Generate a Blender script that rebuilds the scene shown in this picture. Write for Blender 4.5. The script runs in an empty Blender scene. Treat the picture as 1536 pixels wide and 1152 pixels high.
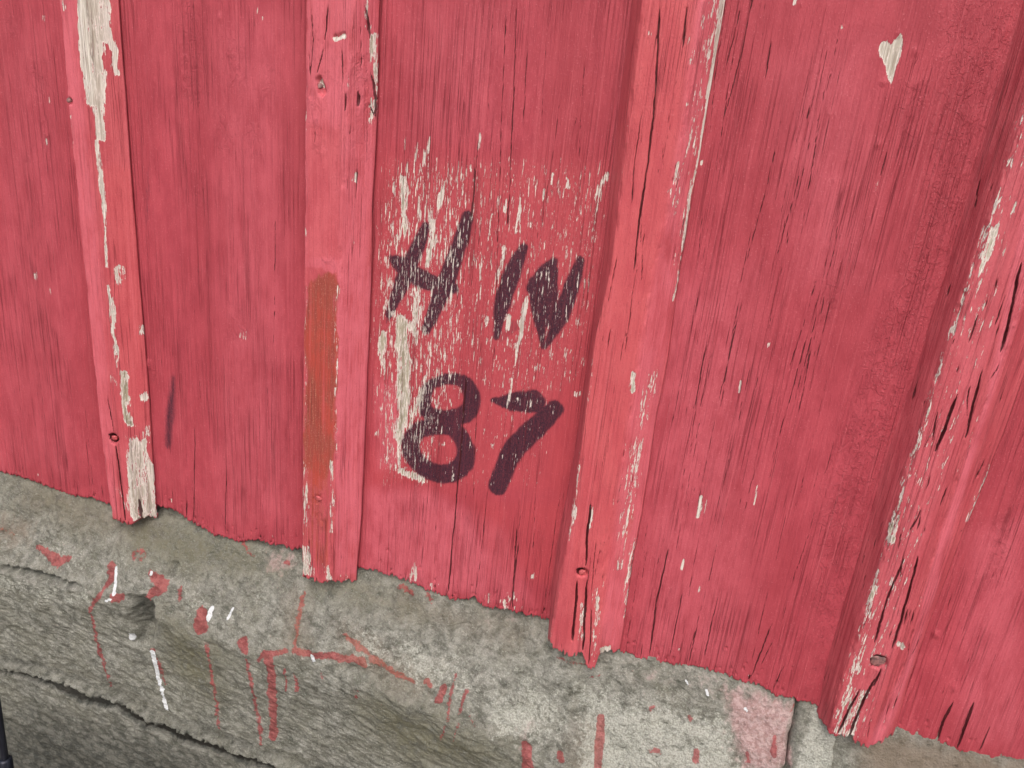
import bpy, math, random
import numpy as np
from mathutils import Matrix, Vector

# ------------------------------------------------------------------ camera, sky, sun
F = 1154.0                      # focal length in photo pixels (1536 wide)
CZ = 0.90                       # camera height above the ground
DIST = 0.58                     # camera to board faces
RW = None
def cam_axes(vp, slope, at):
    dv = np.array([vp[0]-768, vp[1]-576, F]); dv /= np.linalg.norm(dv)
    px, py = at[0]-768, at[1]-576
    A = np.array([[dv[1], dv[2]], [F, -py+slope*px]]); r = np.array([-dv[0], slope*F])
    b, c = np.linalg.solve(A, r); dh = np.array([1, b, c]); dh /= np.linalg.norm(dh)
    return np.array([dh, np.cross(dh, dv), -dv])
RW = cam_axes((440, 3750), .27, (750, 910))
scene = bpy.context.scene
cam = bpy.data.cameras.new('camera'); camo = bpy.data.objects.new('camera', cam)
scene.collection.objects.link(camo); scene.camera = camo
M3 = RW @ np.diag([1, -1, -1])
mw = Matrix.Identity(4)
for i in range(3):
    for j in range(3): mw[i][j] = M3[i][j]
mw.translation = Vector((0, -DIST, CZ)); camo.matrix_world = mw
cam.sensor_width = 36; cam.lens = 36*F/1536; cam.clip_start = .01; cam.clip_end = 3000

SUN_EL, SUN_AZ = math.radians(50), math.radians(168)      # azimuth clockwise from +Y: front right of the wall
world = bpy.data.worlds.new('World'); scene.world = world; world.use_nodes = True
wn = world.node_tree
sky = wn.nodes.new('ShaderNodeTexSky'); sky.sky_type = 'NISHITA'; sky.sun_disc = False
sky.sun_elevation = SUN_EL; sky.sun_rotation = SUN_AZ; sky.air_density = 1.0; sky.dust_density = 6.0; sky.ozone_density = 1.0
wn.links.new(sky.outputs[0], wn.nodes['Background'].inputs[0])
wn.nodes['Background'].inputs[1].default_value = 0.15
sun = bpy.data.lights.new('sun', 'SUN'); sun.energy = 1.4; sun.angle = math.radians(48); sun.color = (1, .965, .93)
suno = bpy.data.objects.new('sun', sun); scene.collection.objects.link(suno)
sd = Vector((math.sin(SUN_AZ)*math.cos(SUN_EL), math.cos(SUN_AZ)*math.cos(SUN_EL), math.sin(SUN_EL)))
suno.rotation_euler = sd.to_track_quat('Z', 'Y').to_euler(); suno.location = (1, -2, 3)
scene.view_settings.view_transform = 'Standard'; scene.view_settings.look = 'None'
scene.view_settings.gamma = 1; scene.view_settings.use_curve_mapping = False
scene.view_settings.exposure = 0.16

# ------------------------------------------------------------------ helpers
rng = np.random.default_rng(11); random.seed(5)
def unproj(x, y, h=0.0):
    """photo pixel -> (X, Z) on the plane h metres in front of the board faces"""
    x = np.asarray(x, float); y = np.asarray(y, float)
    d = RW @ np.stack([x-768, y-576, np.full_like(x, F)])
    t = (DIST-h)/d[1]
    return d[0]*t, d[2]*t+CZ
SLOPED = -1.0
def U(pts, h=0.0):
    p = np.array([q[:2] for q in pts], float)
    if h is SLOPED: h = batten_h(p[:, 0], p[:, 1])
    X, Z = unproj(p[:, 0], p[:, 1], h)
    return X, Z
def pxscale(x, y, h=0.0):
    h = max(h, 0.)
    a = unproj(x, y, h); b = unproj(x+1, y, h)
    return math.hypot(b[0]-a[0], b[1]-a[1])
_tab = np.random.default_rng(3).random((512, 512)).astype(np.float32)
def vnoise(x, z, seed=0):
    x = x+seed*17.31; z = z+seed*9.77
    xi = np.floor(x).astype(int); zi = np.floor(z).astype(int); fx = x-xi; fz = z-zi
    fx = fx*fx*(3-2*fx); fz = fz*fz*(3-2*fz)
    a = _tab[xi & 511, zi & 511]; b = _tab[(xi+1) & 511, zi & 511]; c = _tab[xi & 511, (zi+1) & 511]; d = _tab[(xi+1) & 511, (zi+1) & 511]
    return (a*(1-fx)+b*fx)*(1-fz)+(c*(1-fx)+d*fx)*fz-.5
def fbm(x, z, o=4, seed=0, g=.5):
    s = 0; a = 1
    for i in range(o):
        s = s+a*vnoise(x*2**i, z*2**i, seed+i*3); a *= g
    return s
def sstep(a, b, v):
    t = np.clip((v-a)/(b-a), 0, 1); return t*t*(3-2*t)

class Raster:
    """feature fields over a patch of the wall, in metres"""
    def __init__(s, x0, x1, z0, z1, st, names):
        s.x0, s.z0, s.st = x0, z0, st
        s.xs = np.arange(x0, x1, st); s.zs = np.arange(z0, z1, st)
        s.f = {n: np.zeros((len(s.xs), len(s.zs)), np.float32) for n in names}
    def win(s, X, Z, pad):
        i0 = max(0, int((min(X)-pad-s.x0)/s.st)); i1 = min(len(s.xs), int((max(X)+pad-s.x0)/s.st)+2)
        j0 = max(0, int((min(Z)-pad-s.z0)/s.st)); j1 = min(len(s.zs), int((max(Z)+pad-s.z0)/s.st)+2)
        return slice(i0, i1), slice(j0, j1)
    def put(s, n, sl, v, mode):
        f = s.f[n][sl]
        if mode == 'max': np.maximum(f, v, out=f)
        elif mode == 'add': f += v
        elif mode == 'sub': f *= (1-v)
    def stroke(s, n, X, Z, w, val=1., soft=.0012, mode='max', wob=0.):
        """capsule polyline; w = full widths (m) per point"""
        w = np.broadcast_to(np.asarray(w, float), (len(X),))
        sl = s.win(X, Z, max(w)+soft*2)
        gx, gz = np.meshgrid(s.xs[sl[0]], s.zs[sl[1]], indexing='ij')
        if gx.size == 0: return
        if wob: gx = gx+wob*fbm(gx*260, gz*90, 3, 4); gz = gz+wob*fbm(gx*260, gz*90, 3, 9)
        best = np.full(gx.shape, -1e9)
        for k in range(max(1, len(X)-1)):
            k2 = min(k+1, len(X)-1)
            dx, dz = X[k2]-X[k], Z[k2]-Z[k]; L = dx*dx+dz*dz+1e-12
            t = np.clip(((gx-X[k])*dx+(gz-Z[k])*dz)/L, 0, 1)
            d = np.hypot(gx-X[k]-t*dx, gz-Z[k]-t*dz)
            best = np.maximum(best, (w[k]+(w[k2]-w[k])*t)/2-d)
        s.put(n, sl, val*sstep(-soft, soft, best), mode)
    def poly(s, n, X, Z, val=1., soft=.002, mode='max', wob=0.):
        sl = s.win(X, Z, soft*2)
        gx, gz = np.meshgrid(s.xs[sl[0]], s.zs[sl[1]], indexing='ij')
        if gx.size == 0: return
        if wob: gx, gz = gx+wob*fbm(gx*260, gz*90, 3, 4), gz+wob*fbm(gx*260, gz*90, 3, 9)
        ins = np.zeros(gx.shape, bool); dm = np.full(gx.shape, 1e9)
        for k in range(len(X)):
            a, b, c, d = X[k-1], Z[k-1], X[k], Z[k]
            cr = ((b > gz) != (d > gz)) & (gx < (c-a)*(gz-b)/(d-b+1e-12)+a); ins ^= cr
            dx, dz = c-a, d-b; L = dx*dx+dz*dz+1e-12
            t = np.clip(((gx-a)*dx+(gz-b)*dz)/L, 0, 1)
            dm = np.minimum(dm, np.hypot(gx-a-t*dx, gz-b-t*dz))
        s.put(n, sl, val*sstep(-soft, soft, np.where(ins, dm, -dm)), mode)
    def crack(s, X, Z, w):
        """vertical check: hat field, peak grows with w (0..1); X may wander with Z"""
        R = .006
        o = np.argsort(Z); X = np.asarray(X)[o]; Z = np.asarray(Z)[o]; w = np.broadcast_to(np.asarray(w, float), (len(X),))[o]
        sl = s.win(X, Z, R*1.3); zs = s.zs[sl[1]]
        if len(zs) < 2: return
        xc = np.interp(zs, Z, X)+.0007*fbm(zs*60, zs*0+X[0]*900, 3, 2)+.0004*vnoise(zs*400, zs*0+X[0]*500, 8)
        ww = np.interp(zs, Z, w)*np.clip(np.minimum(zs-Z[0]+.004, Z[-1]-zs+.0)/.012, 0, 1)**.5*(1+.3*vnoise(zs*150, zs*0+X[0]*300, 5))
        ww = np.where((zs < Z[0]) | (zs > Z[-1]), 0, ww)
        hat = 1-np.abs(s.xs[sl[0]][:, None]-xc[None, :])/R
        # below the paint's threshold when ww = 0
        v = np.where(ww[None, :] > .02, hat-.15*(1-np.clip(ww[None, :], 0, 2)), 0)
        s.put('crack', sl, np.clip(v, 0, 1.5), 'max')
    def sample(s, n, X, Z):
        u = np.clip((X-s.x0)/s.st, 0, len(s.xs)-1.001); v = np.clip((Z-s.z0)/s.st, 0, len(s.zs)-1.001)
        i = u.astype(int); j = v.astype(int); a = u-i; b = v-j; f = s.f[n]
        return (f[i, j]*(1-a)+f[i+1, j]*a)*(1-b)+(f[i, j+1]*(1-a)+f[i+1, j+1]*a)*b

def grid_mesh(name, P, attrs, mat, parent, flip=False, smooth=True):
    """P: (nu, nv, 3) vertex grid, attrs: {name: (nu, nv, 4)}"""
    nu, nv = P.shape[:2]; me = bpy.data.meshes.new(name)
    me.vertices.add(nu*nv); me.vertices.foreach_set('co', P.reshape(-1).astype(np.float32))
    idx = np.arange(nu*nv).reshape(nu, nv)
    q = np.stack([idx[:-1, :-1], idx[1:, :-1], idx[1:, 1:], idx[:-1, 1:]], -1).reshape(-1, 4)
    if flip: q = q[:, ::-1]
    n = len(q); me.loops.add(n*4); me.loops.foreach_set('vertex_index', q.reshape(-1).astype(np.int32))
    me.polygons.add(n); me.polygons.foreach_set('loop_start', (np.arange(n)*4).astype(np.int32))
    me.polygons.foreach_set('use_smooth', np.full(n, smooth))
    for k, a in attrs.items():
        at = me.attributes.new(k, 'FLOAT_COLOR', 'POINT'); at.data.foreach_set('color', a.reshape(-1).astype(np.float32))
    me.update(calc_edges=True); me.materials.append(mat)
    o = bpy.data.objects.new(name, me); scene.collection.objects.link(o); o.parent = parent
    return o
def empty(name, label=None, cat=None, loc=(0, 0, 0), kind=None, group=None):
    o = bpy.data.objects.new(name, None); scene.collection.objects.link(o); o.location = loc; o.empty_display_size = .05
    if label: o['label'] = label
    if cat: o['category'] = cat
    if kind: o['kind'] = kind
    if group: o['group'] = group
    return o

# ---- node expressions
class G:
    def __init__(s, name):
        s.m = bpy.data.materials.new(name); s.m.use_nodes = True; s.t = s.m.node_tree; s.b = s.t.nodes['Principled BSDF']
    def n(s, t, **k):
        o = s.t.nodes.new(t)
        for a, v in k.items(): setattr(o, a, v)
        return o
    def set(s, sock, v):
        if isinstance(v, E): s.t.links.new(v.s, sock)
        elif isinstance(v, (tuple, list)): sock.default_value = (*v, 1) if len(v) == 3 and len(sock.default_value) == 4 else v
        else: sock.default_value = v
    def math(s, op, *a):
        o = s.n('ShaderNodeMath', operation=op)
        for i, v in enumerate(a): s.set(o.inputs[i], v)
        return E(s, o.outputs[0])
    def ss(s, a, b, v):
        o = s.n('ShaderNodeMapRange', interpolation_type='SMOOTHSTEP'); s.set(o.inputs[0], v); s.set(o.inputs[1], a); s.set(o.inputs[2], b)
        return E(s, o.outputs[0])
    def noise(s, p, sc, det=3, rough=.5, off=(0, 0, 0), rot=None, dist=0):
        mp = s.n('ShaderNodeMapping'); s.t.links.new(p.s, mp.inputs[0]); mp.inputs['Scale'].default_value = sc; mp.inputs['Location'].default_value = off
        if rot:
            m0 = s.n('ShaderNodeMapping'); s.t.links.new(p.s, m0.inputs[0]); m0.inputs['Rotation'].default_value = rot; s.t.links.new(m0.outputs[0], mp.inputs[0])
        o = s.n('ShaderNodeTexNoise'); s.t.links.new(mp.outputs[0], o.inputs['Vector'])
        o.inputs['Scale'].default_value = 1; o.inputs['Detail'].default_value = det; o.inputs['Roughness'].default_value = rough; o.inputs['Distortion'].default_value = dist
        return E(s, o.outputs[0])
    def vor(s, p, sc, feat='DISTANCE_TO_EDGE'):
        mp = s.n('ShaderNodeMapping'); s.t.links.new(p.s, mp.inputs[0]); mp.inputs['Scale'].default_value = sc
        o = s.n('ShaderNodeTexVoronoi', feature=feat); s.t.links.new(mp.outputs[0], o.inputs['Vector']); o.inputs['Scale'].default_value = 1
        return E(s, o.outputs[0])
    def mix(s, f, a, b, bt='MIX'):
        o = s.n('ShaderNodeMix', data_type='RGBA', blend_type=bt); s.set(o.inputs[0], f); s.set(o.inputs[6], a); s.set(o.inputs[7], b)
        return E(s, o.outputs[2])
    def attr(s, name):
        o = s.n('ShaderNodeAttribute', attribute_name=name); sp = s.n('ShaderNodeSeparateColor'); s.t.links.new(o.outputs['Color'], sp.inputs[0])
        return [E(s, sp.outputs[i]) for i in range(3)]+[E(s, o.outputs['Alpha'])]
    def pos(s):
        o = s.n('ShaderNodeTexCoord'); p = o.outputs['Object']
        r = s.n('ShaderNodeObjectInfo'); c = s.n('ShaderNodeCombineXYZ'); s.t.links.new(r.outputs['Random'], c.inputs[2]); s.t.links.new(r.outputs['Random'], c.inputs[0])
        a = s.n('ShaderNodeVectorMath', operation='ADD'); s.t.links.new(p, a.inputs[0]); s.t.links.new(c.outputs[0], a.inputs[1])
        return E(s, a.outputs[0])
    def bump(s, h, dist=.001, st=1.):
        o = s.n('ShaderNodeBump'); s.set(o.inputs['Height'], h); o.inputs['Distance'].default_value = dist; o.inputs['Strength'].default_value = st
        s.t.links.new(o.outputs[0], s.b.inputs['Normal'])
class E:
    def __init__(s, g, so): s.g, s.s = g, so
    def __add__(s, o): return s.g.math('ADD', s, o)
    __radd__ = __add__
    def __sub__(s, o): return s.g.math('SUBTRACT', s, o)
    def __rsub__(s, o): return s.g.math('SUBTRACT', o, s)
    def __mul__(s, o): return s.g.math('MULTIPLY', s, o)
    __rmul__ = __mul__

# ------------------------------------------------------------------ materials
def paint_material(name, rough_grain=1.0, pale=0.):
    g = G(name); P = g.pos()
    loss, mark, crack, under = g.attr('wear'); fade, orange, kind, peel = g.attr('coat')
    fib = g.noise(P, (1500, 60, 45), 3, .6); gr = g.noise(P, (460, 60, 5), 4, .62); mott = g.noise(P, (60, 60, 30), 5, .65, (3, 0, 1))
    speck = g.noise(P, (900, 900, 700), 2, .7); big = g.noise(P, (14, 14, 5), 3, .55)
    fl = g.noise(P, (600, 60, 62), 5, .63, (1, 5, 2)); fine = g.noise(P, (1500, 60, 240), 3, .65)
    v = loss+(fl-.5)*2.7+(fine-.5)*1.2-.45*g.ss(.10, .0, loss)
    m = g.ss(.50, .58, v); inner = g.ss(.78, 1.05, v); rim = m*(1-g.ss(.66, .85, v))
    # colours of the paint coats
    c = g.mix(g.ss(.35, .65, mott), (.362, .048, .070), (.452, .069, .095))
    c = g.mix(g.ss(.3, .7, big)*.6, c, (.30, .036, .050))
    c = g.mix(g.math('MULTIPLY', under, g.ss(.25, .6, mott+(gr-.5)*.5)*.5+.5), c, (.43, .056, .070))
    if pale: c = g.mix(pale, c, g.mix(g.ss(.35, .65, mott), (.60, .110, .130), (.70, .160, .178)))
    c = g.mix(fade*g.ss(.30, .62, fib*.5+mott*.5), c, (.61, .135, .178))
    og = g.mix(g.ss(.50, .66, fib*.5+speck*.5), (.29, .058, .044), (.42, .17, .115))
    og = g.mix(g.ss(.46, .6, mott*.6+gr*.4), og, (.40, .060, .045))
    c = g.mix(g.ss(.30, .72, orange+(gr-.5)*1.1+(mott-.5)*1.3)*g.ss(0, .1, orange), c, og)
    c = g.mix(g.ss(.55, .72, gr)*.34, c, (.62, .14, .17))
    c = g.mix(g.ss(.50, .30, gr)*.18, c, (.29, .030, .045))
    c = g.mix(g.ss(.60, .72, speck)*.34, c, (.68, .22, .25))
    c = g.mix(g.ss(.44, .30, speck)*.30, c, (.28, .028, .045))
    c = g.mix(g.ss(.02, .25, loss)*g.ss(.46, .62, fine)*.20, c, (.64, .22, .235))
    # marker pen
    mk = g.ss(.28, .92, mark+(fine-.5)*.8+(fib-.5)*.75)
    mk = mk*(g.ss(.64, .40, fine*.5+speck*.5)*.20+.79)*(g.ss(.30, .5, gr)*.12+.88)
    # bare wood
    wood = g.mix(g.ss(.35, .65, fib*.6+gr*.4), (.40, .34, .29), (.78, .74, .69))
    olive = g.mix(g.ss(.4, .6, gr*.5+fib*.5), (.22, .195, .13), (.44, .40, .31))
    wd = g.mix(kind*inner, wood, olive)
    wd = g.mix(rim*.8, wd, (.80, .72, .68))
    c = g.mix(mk, c, (.030, .012, .026))
    wd = g.mix(mk*.35*kind, wd, (.06, .03, .035))
    c = g.mix(m, c, wd)
    cr = g.ss(.895, .925, crack); c = g.mix(cr*.9, c, (.060, .010, .013))
    # hairline checks that follow the grain
    hn = g.noise(P, (300, 60, 2.6), 3, .55, (9, 2, 4)); hl = g.ss(.012, .002, g.math('ABSOLUTE', hn-.5))
    hm = g.ss(.40, .62, g.noise(P, (28, 28, 7), 3, .5, (4, 4, 8))); hl = hl*hm
    c = g.mix(hl*.5, c, (.16, .018, .026))
    g.set(g.b.inputs['Base Color'], c)
    g.set(g.b.inputs['Roughness'], g.mix(m, (.55,)*3, (.9,)*3)); g.b.inputs['Specular IOR Level'].default_value = .32
    pv = g.vor(P, (170, 60, 120)); pk = g.noise(P, (120, 120, 85), 5, .62, (2, 2, 2), dist=.5)
    h = (fib-.5)*(.26*rough_grain)+(gr-.5)*(.9*rough_grain)-m*.5+rim*.12-hl*.55-cr*.8+(mott-.5)*.55+(speck-.5)*.38
    h = h+peel*(g.ss(.50, .53, pk)*.5+g.ss(.60, .625, pk)*.45+g.ss(.43, .41, pk)*.4+(pk-.5)*.5)
    g.bump(h, .001, .9)
    return g.m
PAINT = paint_material('weathered_red_paint', 1.3)
PAINT_BATTEN = paint_material('weathered_red_paint_faded', 1.25, .42)
PAINT_ROUGH = paint_material('weathered_red_paint_coarse', 1.5, .30)

def stone_material():
    g = G('sandstone'); P = g.pos()
    lich, red, white, pink = g.attr('stain'); dark, olive, warm, strata = g.attr('tone')
    rot = (0, math.radians(-17), 0)
    st = g.noise(P, (80, 60, 330), 6, .72, (0, 0, 0), rot); st2 = g.noise(P, (260, 60, 900), 4, .68, (4, 0, 0), rot)
    vc = g.vor(P, (420, 420, 420), 'F1')
    m1 = g.noise(P, (90, 90, 90), 6, .68); m2 = g.noise(P, (26, 26, 26), 4, .6, (5, 1, 2)); sp = g.noise(P, (650, 650, 650), 3, .7)
    c = g.mix(g.ss(.38, .62, m1), (.140, .144, .122), (.335, .338, .300))
    c = g.mix(g.ss(.4, .65, m2)*.5, c, (.205, .205, .160))
    c = g.mix(g.ss(.42, .66, st)*.45, c, (.34, .34, .31)); c = g.mix(g.ss(.5, .3, st2)*.35, c, (.13, .12, .095))
    c = g.mix(g.ss(.55, .68, sp)*.48, c, (.52, .53, .49)); c = g.mix(g.ss(.44, .30, sp)*.55, c, (.075, .074, .062)); c = g.mix(g.ss(.30, .12, vc)*g.ss(.5, .6, m1)*.5, c, (.50, .50, .46))
    c = g.mix(warm*.8, c, g.mix(m1, (.15, .115, .085), (.30, .24, .185)))
    c = g.mix(olive*g.ss(.3, .6, m1)*.9, c, (.125, .118, .062))
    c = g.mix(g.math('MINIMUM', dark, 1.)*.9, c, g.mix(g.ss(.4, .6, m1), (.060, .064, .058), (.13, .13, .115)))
    ln = g.noise(P, (230, 230, 230), 6, .72, (7, 3, 1))
    lm = g.ss(.60, .80, lich*.50+ln*.95-.14+(m2-.5)*.5)
    c = g.mix(lm*.60, c, g.mix(g.ss(.4, .6, sp), (.42, .43, .38), (.66, .68, .62)))
    pm = g.ss(.25, .80, pink+(m1-.5)*1.1+(ln-.5)*.6); c = g.mix(pm*.75, c, g.mix(g.ss(.4, .6, ln), (.42, .24, .24), (.62, .44, .44)))
    rm = g.ss(.40, .66, red+(ln-.5)*2.1+(sp-.5)*1.1); c = g.mix(rm*.78, c, g.mix(warm, g.mix(g.ss(.4, .6, m1), (.27, .042, .048), (.42, .085, .090)), (.40, .15, .10)))
    wm = g.ss(.36, .52, white+(sp-.5)*.7); c = g.mix(wm, c, (.80, .84, .88))
    c = g.mix(g.ss(1.4, 2.3, dark), c, (.018, .017, .014))  # near-black where crevice shade is painted into the stone colour
    g.set(g.b.inputs['Base Color'], c); g.b.inputs['Roughness'].default_value = .88; g.b.inputs['Specular IOR Level'].default_value = .25
    h = (m1-.5)*2.6+(ln-.5)*2.6+(sp-.5)*1.3+(st-.5)*1.7*(strata*.8+.2)+(st2-.5)*1.3*(strata*.8+.2)-g.ss(.36, .30, m1)*.8+rm*.1+wm*.4
    g.bump(h, .0013, 1.0)
    return g.m
STONE = stone_material()
def simple(name, a, b, sc, rough=.7, metal=0., bump=.3):
    g = G(name); P = g.pos(); n = g.noise(P, sc, 5, .6)
    g.set(g.b.inputs['Base Color'], g.mix(g.ss(.35, .65, n), a, b)); g.b.inputs['Roughness'].default_value = rough; g.b.inputs['Metallic'].default_value = metal
    g.bump(n, .001, bump); return g.m
NAILRED = simple('paint_on_nail', (.34, .045, .055), (.56, .12, .13), (500, 500, 500), .6, 0, .6)
NAILGREY = simple('weathered_nail', (.12, .07, .07), (.34, .17, .165), (450, 450, 450), .6, .0, .6)
STEEL = simple('dark_blue_steel', (.012, .014, .024), (.03, .034, .05), (300, 300, 40), .4, .5, .2)
GROUND = simple('gravelly_earth', (.10, .09, .065), (.20, .18, .14), (30, 30, 30), .95, 0, 1.)

# ------------------------------------------------------------------ ground
gr_ = empty  # (ground is a plain mesh)
me = bpy.data.meshes.new('ground'); S = 1200
me.from_pydata([(-S, -S, 0), (S, -S, 0), (S, S, 0), (-S, S, 0)], [], [(0, 1, 2, 3)]); me.materials.append(GROUND)
go = bpy.data.objects.new('ground', me); scene.collection.objects.link(go); go['kind'] = 'structure'

# ------------------------------------------------------------------ measured shapes
# batten lines, photo measurements (left foot, left arris, right arris, right foot)
BT = [
 dict(TL=[(88.5, 0), (104, 167), (125, 400), (139, 533), (156, 692), (168, 778)], TR=[(130, 0), (144, 215), (153, 305), (161, 400), (167, 449), (176, 550), (190, 660), (203, 778)],
      BR=[(179, 0), (193, 194), (208, 390), (222, 554), (231, 692), (236, 772)], BL=None, bot=[(160, 776), (168, 778), (180, 782), (195, 786), (205, 778), (236, 774), (240, 772)]),
 dict(TL=[(459, 0), (457, 174), (456, 390), (453.6, 588), (453, 752), (453, 860)], TR=[(532, 0), (521, 139), (515, 243), (509, 415), (507, 553), (503, 692), (498, 780), (496, 860)],
      BR=[(570, 0), (566, 180), (560, 299), (558, 400), (550, 588), (543, 770), (536, 853)], BL=None, bot=[(445, 858), (453, 860), (481, 873), (494, 870), (519, 872), (534, 871), (545, 868)]),
 dict(BL=[(947.5, 0), (923, 208), (905, 390), (881, 553), (854, 727), (840, 752+40), (828, 873), (821, 960)], TL=[(963, 0), (939, 208), (916, 400), (890, 519), (873, 658), (860, 765), (843, 850), (824, 960)],
      TR=[(1058, 0), (1038, 104), (1017, 243), (982, 390), (961, 519), (944, 623), (930, 727), (909, 800), (899, 943)], BR=[(1088, 0), (1065.5, 139), (1045, 257), (1022, 390), (1003, 536), (982, 640), (964, 770), (951, 832), (930, 974)],
      bot=[(815, 958), (821, 960), (833, 974), (852, 981), (864, 983), (873, 981), (881, 1001), (892, 1001), (898, 981), (916, 974), (930, 974), (940, 974)]),
 dict(BL=[(1532, 7), (1499, 121), (1469, 226), (1424, 385), (1372, 554), (1327, 682), (1306, 770), (1275, 873), (1240, 988), (1228, 1057)], TL=[(1580, 20), (1536, 163), (1504, 271), (1462, 399), (1441, 460), (1389, 630), (1345, 770), (1313, 880), (1282, 967), (1257, 1044), (1245, 1099)],
      TR=[(1670, 0), (1536, 445), (1483, 598), (1445, 692), (1418, 775), (1393, 891-20), (1358, 990), (1320, 1113)], BR=[(1735, 0), (1536, 560), (1504, 651), (1456, 770), (1414, 880), (1365, 1016), (1341, 1099)],
      bot=[(1225, 1068), (1243, 1098), (1257, 1103), (1275, 1106), (1285, 1115), (1306, 1120), (1323, 1113), (1341, 1100), (1350, 1095)])]
HB = .020                                                   # batten thickness
def batten_h(x, y):
    """height of the batten surface seen at a photo point (its sides slope)"""
    x = np.asarray(x, float); y = np.asarray(y, float); H = np.full(x.shape, HB)
    for b in BT:
        e = {k: np.interp(y, *np.array(sorted((q[1], q[0]) for q in b[k])).T) for k in ('TL', 'TR', 'BR')}
        on = (x > e['TL']-30) & (x < e['BR']+30)
        H = np.where(on & (x > e['TR']), HB+(.003-HB)*np.clip((x-e['TR'])/(e['BR']-e['TR']), 0, 1), H)
    return H
# ------------------------------------------------------------------ feature fields on the boards
NAMES = ['loss', 'mark', 'crack', 'under', 'fade', 'orange', 'kind', 'peel', 'dip', 'jag']
WB = Raster(-.72, .40, CZ-.50, CZ+.12, .0005, NAMES)      # board faces
WT = Raster(-.72, .40, CZ-.50, CZ+.12, .0005, NAMES)      # batten faces
def smooth(pts, w):
    if len(pts) < 3: return pts, w
    P = np.array([q[:2] for q in pts], float); w = np.broadcast_to(np.asarray(w, float), (len(P),))
    closed = np.hypot(*(P[0]-P[-1])) < .01
    a = np.vstack([P[-2] if closed else 2*P[0]-P[1], P, P[1] if closed else 2*P[-1]-P[-2]]); o = []; ow = []
    for i in range(len(P)-1):
        p0, p1, p2, p3 = a[i:i+4]
        for t in np.linspace(0, 1, 5, endpoint=False):
            o.append(.5*(2*p1+(p2-p0)*t+(2*p0-5*p1+4*p2-p3)*t*t+(3*p1-p0-3*p2+p3)*t**3)); ow.append(w[i]*(1-t)+w[i+1]*t)
    o.append(P[-1]); ow.append(w[-1]); return [tuple(q) for q in o], ow
def S_(R, n, pts, w, val=1., soft=2.5, mode='max', h=0., wob=0.):
    pts, w = smooth(pts, w); X, Z = U(pts, h); s = pxscale(pts[0][0], pts[0][1], h)
    R.stroke(n, X, Z, np.asarray(w, float)*s, val, soft*s, mode, wob*s)
def P_(R, n, pts, val=1., soft=4, mode='max', h=0., wob=0.):
    X, Z = U(pts, h); s = pxscale(pts[0][0], pts[0][1], h); R.poly(n, X, Z, val, soft*s, mode, wob*s)
def C_(R, pts, w=1., h=0.):
    X, Z = U(pts, h); R.crack(X, Z, w)
def q6(*p): return [(540+a/3.03, 180+b/3.03) for a, b in p]
def q7(*p): return [(540+a/3.03, 500+b/3.03) for a, b in p]
# initials and number in black marker
mk = lambda pts, w, v=1., so=4.6: S_(WB, 'mark', pts, np.asarray(w)/3.03*1.2+1.6, v, so, wob=2.)
mk(q6((300, 485), (245, 615), (190, 740), (128, 885)), (34, 56, 62, 30)); mk(q6((128, 885), (118, 925)), (25, 6), .7)
mk(q6((140, 625), (185, 660), (280, 725), (420, 765)), (16, 62, 66, 40))
mk(q6((490, 440), (440, 600), (380, 760), (300, 955)), (46, 62, 70, 40))
mk(q6((745, 580), (690, 700), (645, 840), (618, 985)), (34, 66, 62, 26))
mk(q6((700, 935), (640, 1000)), (45, 20), .5, 4)
mk(q6((882, 640), (840, 700), (785, 765)), (26, 66, 50)); mk(q6((795, 740), (812, 860), (832, 1030)), (50, 62, 18))
mk(q6((862, 690), (850, 790), (848, 900)), (62, 84, 72), .95, 3); mk(q6((1000, 640), (960, 760), (912, 890), (842, 1035)), (34, 58, 68, 14))
mk(q6((915, 930), (925, 1000)), (20, 10), .5)
mk(q7((402, 208), (480, 228), (510, 300), (482, 365), (400, 385), (312, 365), (290, 300), (322, 236), (402, 208)), (40, 54, 64, 66, 60, 60, 50, 38, 40))
mk(q7((345, 425), (430, 440), (482, 530), (455, 612), (365, 640), (275, 600), (228, 520), (262, 445), (345, 425)), (60, 62, 66, 70, 72, 76, 74, 60, 60))
mk(q7((605, 305), (700, 312), (790, 310)), (18, 72, 84)); 
mk(q7((885, 345), (790, 435), (692, 540), (625, 695)), (70, 82, 84, 74))
S_(WB, 'mark', [(261, 566), (256, 616), (252, 668)], (9, 16, 12), .80, 8, wob=2); S_(WB, 'mark', [(224, 243), (222, 290), (221, 335)], (4, 9, 6), .55, 6, wob=2)
S_(WB, 'mark', [(222, 335), (224, 480)], (6, 4), .22, 6)
# flaked patch behind the lettering
P_(WB, 'under', [(565, 235), (910, 245), (880, 640), (850, 745), (545, 735)], .62, 30)
P_(WB, 'under', [(700, 745), (850, 745), (835, 880), (740, 850)], .6, 20)
P_(WB, 'loss', [(580, 240), (700, 238), (708, 420), (690, 560), (650, 700), (575, 725), (560, 560), (562, 380)], .36, 20)
P_(WB, 'loss', [(640, 236), (910, 246), (900, 400), (865, 560), (790, 640), (700, 560)], .25, 20)
P_(WB, 'loss', [(640, 560), (850, 560), (820, 735), (620, 735)], .13, 22)
P_(WB, 'kind', [(560, 250), (640, 250), (665, 500), (650, 730), (570, 730), (560, 500)], .9, 10)
P_(WB, 'kind', [(640, 330), (680, 330), (670, 500), (640, 500)], .7, 8)
L = lambda p, w, v=.95, so=3.: S_(WB, 'loss', p, w, v*.84, so*1.3, wob=3)
L([(625, 215), (622, 240), (620, 258)], (3, 6, 4), .75); L([(644, 208), (636, 240), (632, 255)], (4, 8, 5), .85); L([(607, 205), (607, 225)], (3, 4), .6)
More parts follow.
